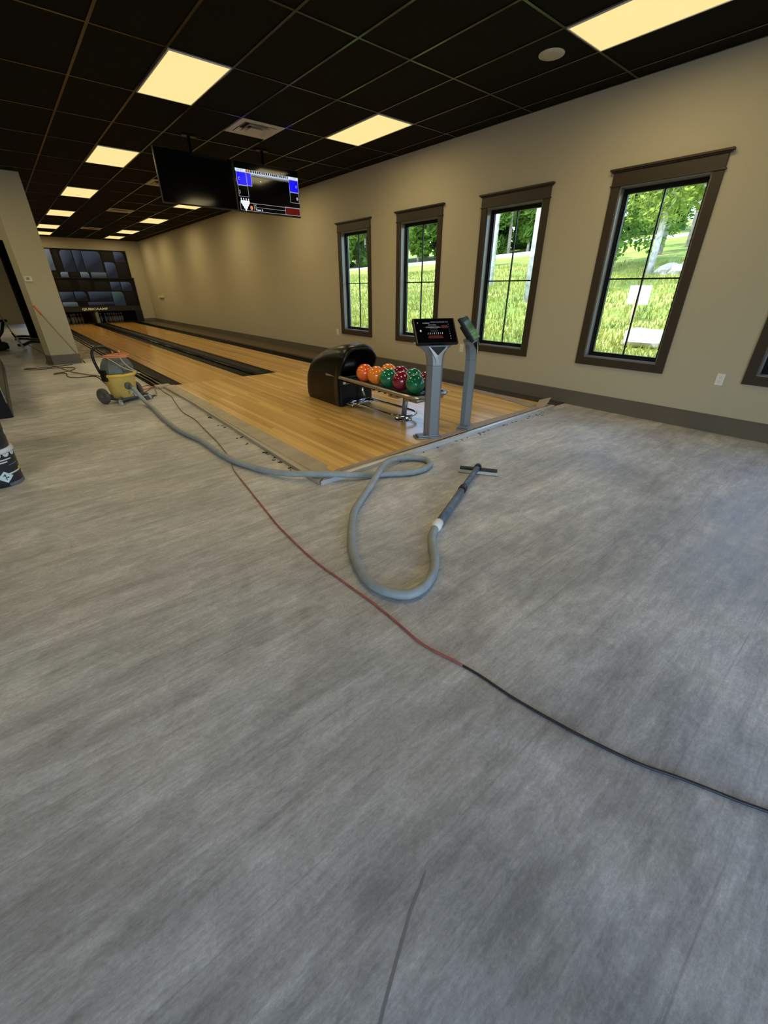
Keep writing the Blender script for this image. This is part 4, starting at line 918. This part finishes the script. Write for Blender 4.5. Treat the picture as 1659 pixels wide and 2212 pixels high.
# cords on the floor before the pillar
pc = thing('looped_cable', 'thin brown cord looped on the floor at the foot of the pillar', 'cord', (0, 0, 0))
q = MB(); q.tube([(p[0], p[1], .007) for p in [(.86, 11.5), (.45, 11.33), (.03, 11.41), (.2, 11.15), (.55, 11.15), (.80, 11.0), (.80, 10.72), (.62, 10.48), (.45, 10.40), (.44, 10.28), (.56, 10.36), (.62, 10.26), (.60, 10.0), (.62, 9.78), (.743, 9.618), (.88, 9.61), (.96, 9.6), (1.02, 9.3), (1.0, 7.6), (1.0, 7.32)]], .0085, 7, step=.05); q.build('cord_run', M['browncord'], pc)
pc2 = thing('supply_cord', 'thin cord running from the back room to the vacuum', 'cord', (0, 0, 0))
q = MB(); q.tube([(p[0], p[1], .009) for p in [(.352, 16.52), (.43, 15.3), (.50, 14.4), (.56, 13.4), (.50, 12.6), (.43, 11.9), (.55, 11.4), (.65, 10.803), (.72, 10.4), (.805, 10.125), (.93, 9.8), (1.055, 9.50), (1.08, 8.6), (1.06, 7.35)]], .009, 7, step=.05); q.build('cord_run', M['tancord'], pc2)
bh = thing('black_hose', 'black hoses lying on the back room floor by the open door', 'hose', (0, 0, 0))
for k, pts in enumerate([[(.12, 19.5), (.35, 19.6), (.60, 19.2), (.8, 18.6)], [(.12, 18.4), (.30, 18.6), (.52, 18.2), (.75, 17.6)], [(.10, 16.4), (.25, 16.5), (.45, 17.3), (.72, 16.9)]]):
    q = MB(); q.tube([(p[0], p[1], .032) for p in pts], .03, 8, step=.06); q.build('hose_run', M['matteblack'], bh)

# ------------------------------------------------------------------ left side: bar end, buckets, pole, machine
bar = thing('bar_counter', 'black end of a bar counter with a dusty side', 'bar counter', (0, 0, 0))
B('bar_body', M['barside'], -1.6, 7.03, 0.002, -.285, 11.8, 1.02, bar)
B('front_face', M['barfront'], -1.6, 7.012, .178, -.287, 7.03, 1.02, bar); B('front_baseboard', M['barfront'], -1.6, 7.0, .001, -.280, 7.03, .178, bar, .003)
B('side_baseboard', M['barside'], -.285, 7.03, .001, -.272, 11.8, .15, bar); B('bar_top', M['barfront'], -1.65, 6.95, 1.02, -.25, 11.85, 1.06, bar, .006)
B('corner_trim', M['alu'], -.288, 7.008, .178, -.282, 7.016, 1.02, bar)
def bucket(z, label, art):
    t = thing('bucket', label, 'bucket', (-.42, 4.49, z), 0, 'stacked black paint buckets')
    q = MB(); q.lathe([(.138, .0), (.143, .004), (.146, .05), (.153, .26), (.154, .30), (.150, .30)], 40); q.build('bucket_body', M['bucket'], t)
    q = MB(); q.lathe([(.1555, .270), (.162, .276), (.162, .292), (.1575, .300), (.157, .305), (.13, .305), (.0001, .304)], 40); q.build('lid', M['labelw'] if art else M['bucket'], t)
    def patch(name, m_, a0, a1, z0, z1, sk=0.0):
        q = MB(); n = 6; vv = []
        for k in range(n + 1):
            a = a0 + (a1 - a0) * k / n
            for zz in (z0, z1):
                rr = .1470 + (zz - .05) / .21 * .007 + .0008; vv.append((rr * math.cos(a), rr * math.sin(a), zz + sk * k / n))
        q.add(vv, [(2 * k, 2 * k + 2, 2 * k + 3, 2 * k + 1) for k in range(n)]); return q.build(name, m_, t)
    rad = math.radians
    if art:
        for k in range(5): 
            q = MB(); aa = rad(-96 + k * 24); rr = .1555
            q.add([(rr * math.cos(aa + .17 * math.cos(i * PI / 8 + PI)), rr * math.sin(aa + .17 * math.cos(i * PI / 8 + PI)), .268 - .026 * math.sin(i * PI / 8)) for i in range(9)], [tuple(range(9))]); q.build('lid_tab', M['labelw'], t)
        for (a0, a1, zz) in ((-75, -38, .218), (-75, -52, .198)): patch('label_text', M['labelw'], rad(a0), rad(a1), zz, zz + .010)
        patch('label_text', mat('grey_print', (.20, .20, .22), .5), rad(-52), rad(-22), .170, .176, .004)
        patch('label_bar', M['labelw'], rad(-62), rad(-20), .098, .110, .006); patch('label_square', M['labely'], rad(-24), rad(-9), .105, .135); patch('label_sticker', M['labelw'], rad(-12), rad(6), .066, .090); patch('label_strip', bpy.data.materials['grey_print'], rad(-20), rad(-4), .145, .156)
        # hazard diamond
        q = MB(); ac = rad(-72); dd = .050
        def on(a, zz): rr = .1470 + (zz - .05) / .21 * .007 + .0012; return (rr * math.cos(a), rr * math.sin(a), zz)
        q.poly([on(ac - .36, .085), on(ac - .18, .060), on(ac, .036), on(ac + .18, .060), on(ac + .36, .085), on(ac + .18, .110), on(ac, .134), on(ac - .18, .110)]); q.build('hazard_diamond', M['label'], t)
        q = MB(); q.poly([tuple(Vector(on(ac - .02, .075)) * 1.004), tuple(Vector(on(ac + .16, .075)) * 1.004), tuple(Vector(on(ac + .10, .088)) * 1.004)]); q.poly([tuple(Vector(on(ac - .14, .092)) * 1.004), tuple(Vector(on(ac + .06, .100)) * 1.004), tuple(Vector(on(ac - .02, .108)) * 1.004)]); q.build('hazard_print', M['bucket'], t)
        patch('dust_smear', M['dust'], rad(-70), rad(-5), .004, .03)
    else: patch('label_sticker', M['labelw'], rad(-14), rad(2), .10, .135)
    return t
bucket(0.001, 'lower black bucket of the stack, white lid rim and pale hazard diamond', True)
bucket(.305, 'upper black bucket of the stack, with a small white sticker', False)

th = thing('thermostat', 'cream wall thermostat on the pillar', 'thermostat', (.632, 11.70, 1.615))
B('case', M['cream'], -.062, -.024, -.048, .062, 0, .048, th, .006); B('display', M['lcd'], -.032, -.0255, -.018, .022, -.023, .028, th)
po = thing('pole', 'thin metal pole with an orange grip leaning on the pillar', 'pole', (0, 0, 0))
p0 = Vector((1.085, 11.43, .015)); p1 = Vector((.556, 11.66, 1.142)); d = p1 - p0
q = MB(); q.tube([p0 + d * .05, p0 + d * .86], .011, 8); q.build('shaft', M['alu'], po)
q = MB(); q.tube([p0 + d * .85, p0 + d * .995], .016, 10); q.tube([p0 + d * .985, p0 + d * 1.0], .019, 10); q.build('grip', M['orange'], po)
q = MB(); q.tube([p0, p0 + d * .05], [.010, .013], 8); q.build('tip', M['blackplastic'], po)

fm = thing('floor_machine', 'dark floor grinding machine standing in the back room shade', 'floor machine', (-.36, 15.6, 0), .2)
q = MB(); q.lathe([(.0001, .03), (.26, .03), (.27, .06), (.27, .16), (.22, .20), (.0001, .21)], 28); q.build('deck', M['matteblack'], fm)
q = MB(); q.lathe([(.15, .20), (.16, .22), (.155, .46), (.12, .50), (.0001, .51)], 24); q.build('motor', M['matteblack'], fm)
q = MB(); q.tube([(-.05, .1, .2), (-.05, .3, .8), (-.05, .42, 1.05)], .022, 8); q.tube([(-.25, .42, 1.05), (.18, .42, 1.05)], .02, 8); q.build('handle', M['blackplastic'], fm)
q = MB(); q.lathe([(.0001, -.03), (.09, -.025), (.10, 0), (.09, .03), (.0001, .04)], 18, center=(.36, .02, .70)); q.tube([(.36, .02, .68), (.25, .0, .45), (.1, 0, .3)], [.03, .04, .05], 10); q.build('dust_port', M['blackplastic'], fm)
for sx in (-.2, .2):
    q = MB(); q.lathe([(.0001, -.02), (.05, -.02), (.06, 0), (.05, .02), (.0001, .02)], 16, center=(sx, .25, .06), mtx=Matrix.Rotation(PI / 2, 3, 'Y')); q.build('wheel', M['rubber'], fm)
sc_ = thing('floor_scraper', 'thin yellowish pole with a grey scraper head leaning by the dark machine', 'scraper', (0, 0, 0))
q = MB(); q.tube([(-.02, 15.4, .87), (.085, 15.4, .40)], .012, 8); q.build('shaft', mat('pale_wood_pole', (.38, .27, .10), .5), sc_)
q = MB(); q.tube([(.078, 15.4, .42), (.115, 15.4, .30)], .022, 10); q.build('grip', M['blackplastic'], sc_)
q = MB(); q.box(-.028, -.012, 0, .028, .012, .36, bev=.004); o = q.build('blade_guard', mat('pale_grey_plastic', (.34, .35, .33), .5), sc_); o.matrix_local = Matrix.Translation((.205, 15.4, .035)) @ Matrix.Rotation(-.28, 4, 'Y')
q = MB(); q.tube([(.20, 15.4, .04), (.24, 15.39, .012), (.27, 15.38, .012)], [.014, .018, .012], 8); q.build('foot', M['white'], sc_)

CRACK = [(0.434, 0.337), (0.403, 0.323), (0.345, 0.303), (0.29, 0.275), (0.236, 0.248), (0.18, 0.219), (0.145, 0.198)]
# groove running across the bare floor close to the viewer
q = MB(); vv = []
for k, p in enumerate(CRACK):
    a_ = Vector(CRACK[max(k - 1, 0)]); b_ = Vector(CRACK[min(k + 1, len(CRACK) - 1)]); d_ = (b_ - a_).normalized(); n_ = Vector((-d_.y, d_.x)) * (.001 if k == 0 else .0035)
    vv += [(p[0] - n_.x, p[1] - n_.y, .0008), (p[0] + n_.x, p[1] + n_.y, .0008)]
q.add(vv, [(2 * k, 2 * k + 2, 2 * k + 3, 2 * k + 1) for k in range(len(CRACK) - 1)])
tag(q.build('floor_groove', mat('groove_grey', (.24, .235, .225), .8)), 'thin dark groove line curving across the bare floor nearest the viewer', 'groove')
# wall outlets
def outlet(y, z, label):
    t = thing('wall_outlet', label, 'outlet', (XW, y, z), 0, 'white outlets on the window wall')
    B('cover_plate', M['white'], -.006, -.037, -.060, 0, .037, .060, t, .002)
    for s_ in (-.022, .022):
        q = MB(); q.box(-.0085, -.016, s_ - .0145, -.0055, .016, s_ + .0145, bev=.001); o = q.build('socket', M['white'], t)
        q = MB(); q.box(-.0092, -.008, s_ - .002, -.0084, -.0055, s_ + .008); q.box(-.0092, .0055, s_ - .002, -.0084, .008, s_ + .007); q.box(-.0092, -.0025, s_ - .010, -.0084, .0025, s_ - .006); q.build('slot', M['matteblack'], o)
outlet(1.19, .565, 'white wall outlet between the two nearest windows'); outlet(8.50, .573, 'small white wall outlet past the farthest window'); outlet(4.834, .557, 'white wall outlet behind the two consoles')
tag(B('wall_box', M['cream'], XW - .06, 22.0, 1.10, XW, 22.7, 1.16, None, .004), 'small pale ledge on the tan wall near the mural corner', 'ledge')

# debris scraps along the deck edge
q = MB(); rr = random.Random(11)
for k in range(30):
    y = rr.choice((3.15, 3.45, 3.6, 3.75, 4.0, 4.15, 4.35, 4.9, 5.4)) + rr.gauss(0, .05); x = 1.60 + (y - 2.9) * .022 - abs(rr.gauss(0, .035)); a = rr.uniform(-.9, .9); l_ = rr.uniform(.008, .045)
    q.box(x - l_, y - rr.uniform(.003, .014), .0008, x, y + .004, .003 + rr.random() * .005, rot=Matrix.Rotation(a, 3, 'Z'))
for k in range(34):
    x = rr.uniform(2.4, 5.2); y = 2.715 + (x - 1.6) * .028 - abs(rr.gauss(0, .035)); a = rr.uniform(0, 3); l_ = rr.uniform(.008, .04)
    q.box(x, y - .004, .0008, x + l_, y + .004, .004, rot=Matrix.Rotation(a, 3, 'Z'))
stuff(q.build('debris', mat('dark_scraps', (.05, .045, .04), .8)), 'dark scraps and crumbs scattered along the edges of the deck', 'debris')

# ------------------------------------------------------------------ outside
def gz(x, y): return -.22 + .13 * max(0.0, x - 6.0) + .10 * math.sin(x * .35 + y * .21) * min(1, max(0, (x - 8) / 10))
q = MB(); nx, ny = 60, 60; vv = []
for i in range(nx + 1):
    x = XW + WT + .02 + (i / nx) ** 1.8 * 110
    for j in range(ny + 1):
        y = -60 + 190 * j / ny; vv.append((x, y, gz(x, y)))
q.add(vv, [(i * (ny + 1) + j, (i + 1) * (ny + 1) + j, (i + 1) * (ny + 1) + j + 1, i * (ny + 1) + j + 1) for i in range(nx) for j in range(ny)], 0, True)
struct(q.build('ground', M['meadow']))
q = MB(); q.box(-60, -70, -.3, XW + .02, YR - .25, -.13); struct(q.build('ground_rear', M['gravel']))
# pale gravel road climbing behind the meadow
RD = [(80, 6), (66, 13), (53, 20), (45, 24), (40, 28), (37, 34), (34.5, 42), (33, 50), (31, 66), (28, 90)]
q = MB(); vv = []
for i, (x, y) in enumerate(RD):
    a = Vector(RD[max(i - 1, 0)]); b = Vector(RD[min(i + 1, len(RD) - 1)]); dd = (b - a).normalized(); nn = Vector((-dd.y, dd.x))
    for s_ in (-1.7, 1.7): px, py = x + nn.x * s_, y + nn.y * s_; vv.append((px, py, gz(px, py) + .10))
vv += [(v[0], v[1], v[2] - .3) for v in vv]; n2 = len(RD) * 2
q.add(vv, [(2 * k, 2 * k + 2, 2 * k + 3, 2 * k + 1) for k in range(len(RD) - 1)] + [(2 * k, n2 + 2 * k, n2 + 2 * k + 2, 2 * k + 2) for k in range(len(RD) - 1)] + [(2 * k + 1, 2 * k + 3, n2 + 2 * k + 3, n2 + 2 * k + 1) for k in range(len(RD) - 1)])
tag(q.build('gravel_road', M['gravel']), 'pale gravel road along the foot of the woods outside', 'road')
# grass blades
q = MB(); rr = random.Random(5); vv = []; fs = []
for k in range(26000):
    x = 8 + 21 * rr.random() ** 1.5; y = (x * rr.uniform(.25, 1.45)); z = gz(x, y); a = rr.uniform(0, PI); s_ = rr.uniform(.05, .16) * (1 + x * .02); wv = rr.uniform(.008, .018) * (1 + x * .05)
    lx, ly = rr.uniform(-.06, .06), rr.uniform(-.06, .06); b = len(vv)
    vv += [(x - wv * math.cos(a), y - wv * math.sin(a), z - .01), (x + wv * math.cos(a), y + wv * math.sin(a), z - .01), (x + lx, y + ly, z + s_)]; fs.append((b, b + 1, b + 2))
me = bpy.data.meshes.new('grass'); me.from_pydata(vv, [], fs); me.materials.append(M['grass']); o = bpy.data.objects.new('grass', me); link(o); stuff(o, 'sunlit meadow grass on the slope outside the windows', 'grass'); q.bm.free()
# trees: crown variants are clouds of leaf quads
def crown_mesh(seed, n, rad, hgt, leaf, m, low=.25):
    rr = random.Random(seed); vv = []; fs = []
    blobs = [(rr.gauss(0, .42) * rad, rr.gauss(0, .42) * rad, hgt * rr.uniform(low, .95), rr.uniform(.25, .5) * rad) for _ in range(22)]
    for k in range(n):
        bx, by, bz, br_ = rr.choice(blobs); d_ = Vector((rr.gauss(0, 1), rr.gauss(0, 1), rr.gauss(0, .8))).normalized() * br_ * rr.uniform(.6, 1.0)
        c = Vector((bx, by, bz)) + d_; a = Vector((rr.gauss(0, 1), rr.gauss(0, 1), rr.gauss(0, 1))).normalized(); b = a.orthogonal().normalized(); s_ = leaf * rr.uniform(.6, 1.3); i = len(vv)
        vv += [c - a * s_, c + b * s_ * .5, c + a * s_, c - b * s_ * .5]; fs.append((i, i + 1, i + 2, i + 3))
    me = bpy.data.meshes.new('crown'); me.from_pydata(vv, [], fs); me.materials.append(m); return me
def trunk_mesh(seed, hgt, rad, m, nb=5):
    rr = random.Random(seed); q = MB(); b1 = (rr.uniform(-.3, .3), rr.uniform(-.3, .3))
    q.tube([(0, 0, -.4), (b1[0] * .3, b1[1] * .3, hgt * .35), (b1[0], b1[1], hgt * .9)], [rad * 1.15, rad, rad * .35], 9)
    for k in range(nb):
        z = hgt * rr.uniform(.35, .8); a = rr.uniform(0, 2 * PI); l_ = hgt * rr.uniform(.12, .25); q.tube([(b1[0] * z / hgt, b1[1] * z / hgt, z), (math.cos(a) * l_ * .5, math.sin(a) * l_ * .5, z + l_ * .35), (math.cos(a) * l_, math.sin(a) * l_, z + l_ * .6)], [rad * .4, rad * .25, rad * .1], 6)
    me = bpy.data.meshes.new('trunk'); q.bm.to_mesh(me); q.bm.free(); me.materials.append(m); return me
CR = [crown_mesh(1, 4600, 2.7, 11, .46, M['leafA'], .06), crown_mesh(2, 4600, 2.6, 12, .46, M['leafB'], .10), crown_mesh(3, 4800, 2.8, 11, .48, M['leafC'], .03), crown_mesh(4, 4600, 2.6, 10, .44, M['leafA'], .12)]
TK = [trunk_mesh(1, 10, .16, M['bark']), trunk_mesh(2, 11, .13, M['birch']), trunk_mesh(3, 10, .18, M['bark'])]
def tree(x, y, cm, tm, label, group, s_=1.0, rz=0.0):
    t = thing('tree', label, 'tree', (x, y, gz(x, y)), rz, group); t.scale = (s_, s_, s_)
    o = bpy.data.objects.new('crown', cm); link(o, t); o = bpy.data.objects.new('trunk', tm); link(o, t); return t
rr = random.Random(21); KIND = ['mid green leafy tree', 'yellow green tree', 'deep green dense tree', 'light crowned tree']
WOOD = [(62, 24), (58, 27), (54, 28), (50, 29.5), (47.5, 31), (45, 33), (43.5, 36), (42, 39), (41, 42.5), (40, 46), (39, 50), (38.5, 54), (38, 59), (37, 64), (36, 70), (60, 22), (66, 24), (36.5, 51.5)]
NTH = 'first second third fourth fifth sixth seventh eighth ninth tenth eleventh twelfth thirteenth fourteenth fifteenth sixteenth seventeenth eighteenth'.split()
for row in range(2):
    for n, (x, y) in enumerate(WOOD):
        xx = x + row * 5.5 + rr.uniform(-.5, .5); yy = y + row * 4.5 + rr.uniform(-.5, .5); k = rr.choice((0, 1, 2, 2, 3))
        tree(xx, yy, CR[k], TK[rr.randrange(3)], f"{KIND[k]} in the woods past the gravel road, {NTH[n]} of its {('front', 'back')[row]} row", 'trees in the woods past the gravel road', rr.uniform(.9, 1.1), rr.uniform(0, 6))
near = crown_mesh(9, 9000, 2.9, 8.5, .12, M['leafB'], .28); near2 = crown_mesh(10, 8500, 2.5, 7.5, .115, M['leafA'], .12)
tree(23.6, 9.0, near, trunk_mesh(7, 8, .125, M['birch'], 8), 'leafy pale trunked tree on the slope seen through the nearest full window', None, 1.0, 0)
tree(26.5, 12.2, near2, trunk_mesh(8, 7, .10, M['bark'], 8), 'bushy bright green tree left of the pale trunk', None, 1.05, 1)
tree(32, 12.0, near, TK[0], 'bright leafy tree higher up the slope behind the pale trunk', None, 1.25, 2.2)
tree(40, 13.0, near2, TK[2], 'round green tree at the top of the meadow near the sky', None, 1.3, 3)
tree(15.0, 9.62, crown_mesh(12, 1500, 1.8, 11, .16, M['leafA'], .7), trunk_mesh(9, 10, .16, M['birch'], 4), 'thick white trunk standing in the meadow before the second nearest full window', None)
tree(20.0, 15.2, crown_mesh(13, 1800, 1.8, 10, .16, M['leafB'], .5), trunk_mesh(10, 9, .11, M['birch'], 4), 'slim white trunk at the edge of the third window opening', None)
tree(29.5, 24.5, near2, trunk_mesh(11, 8, .12, M['birch'], 5), 'small leafy tree with a pale stem below the gravel road', None, .8, .7)
# sign on a post, rocks
sg = thing('yard_sign', 'white sign board on a wooden stake in the meadow', 'sign', (12.9, 5.05, gz(12.9, 5.05)), math.radians(-112) + PI)
q = MB(); q.box(-.045, -.03, -.3, .045, .03, .55); q.build('stake', M['rawwood'], sg)
B('sign_board', M['sign'], -.34, -.05, .42, .34, -.03, .86, sg, .004)
rot_t = Matrix(((1, 0, 0, 0), (0, 0, -1, 0), (0, 1, 0, 0), (0, 0, 0, 1)))
text_mesh('sign_text', 'TURNER', .11, M['green'], sg, Matrix.Translation((-.22, -.0505, .53)) @ rot_t, .0005, 1.0)
text_mesh('sign_text', '- - -', .12, M['green'], sg, Matrix.Translation((-.20, -.0505, .72)) @ rot_t, .0005, 1.2)
def rock(x, y, s_, label, group=None, seed=0):
    q = bmesh.new(); bmesh.ops.create_icosphere(q, subdivisions=3, radius=1); r_ = random.Random(seed)
    ph = [r_.uniform(0, 6) for _ in range(6)]
    for v in q.verts:
        k = 1 + .13 * math.sin(3 * v.co.x + ph[0]) + .12 * math.sin(4 * v.co.y + ph[1]) + .08 * math.sin(6 * v.co.z + ph[2] + 3 * v.co.x); v.co = Vector((v.co.x * s_[0], v.co.y * s_[1], v.co.z * s_[2])) * k
    me = bpy.data.meshes.new('rock'); q.to_mesh(me); q.free(); me.materials.append(M['stone'])
    o = bpy.data.objects.new('rock', me); link(o); o.location = (x, y, gz(x, y) + s_[2] * .35); return tag(o, label, 'rock', group)
rock(10.5, 3.72, (.42, .42, .26), 'big pale rock in the grass close to the nearest full window', None, 1)
for k, (x, y, s_) in enumerate([(23.2, 8.1, .42), (22.7, 7.5, .36), (23.5, 7.0, .40), (22.8, 6.5, .32), (23.9, 7.6, .38)]):
    rock(x, y, (s_ * 1.3, s_, s_ * .7), ['largest pale rock of the low pile, touching the pale trunk side', 'middle pale rock of the low pile by the pale trunk', 'pale rock on the right of the low pile by the pale trunk', 'smallest pale rock at the open end of the low pile', 'pale rock at the back of the low pile by the pale trunk'][k], 'rocks at the tree foot', k + 3)
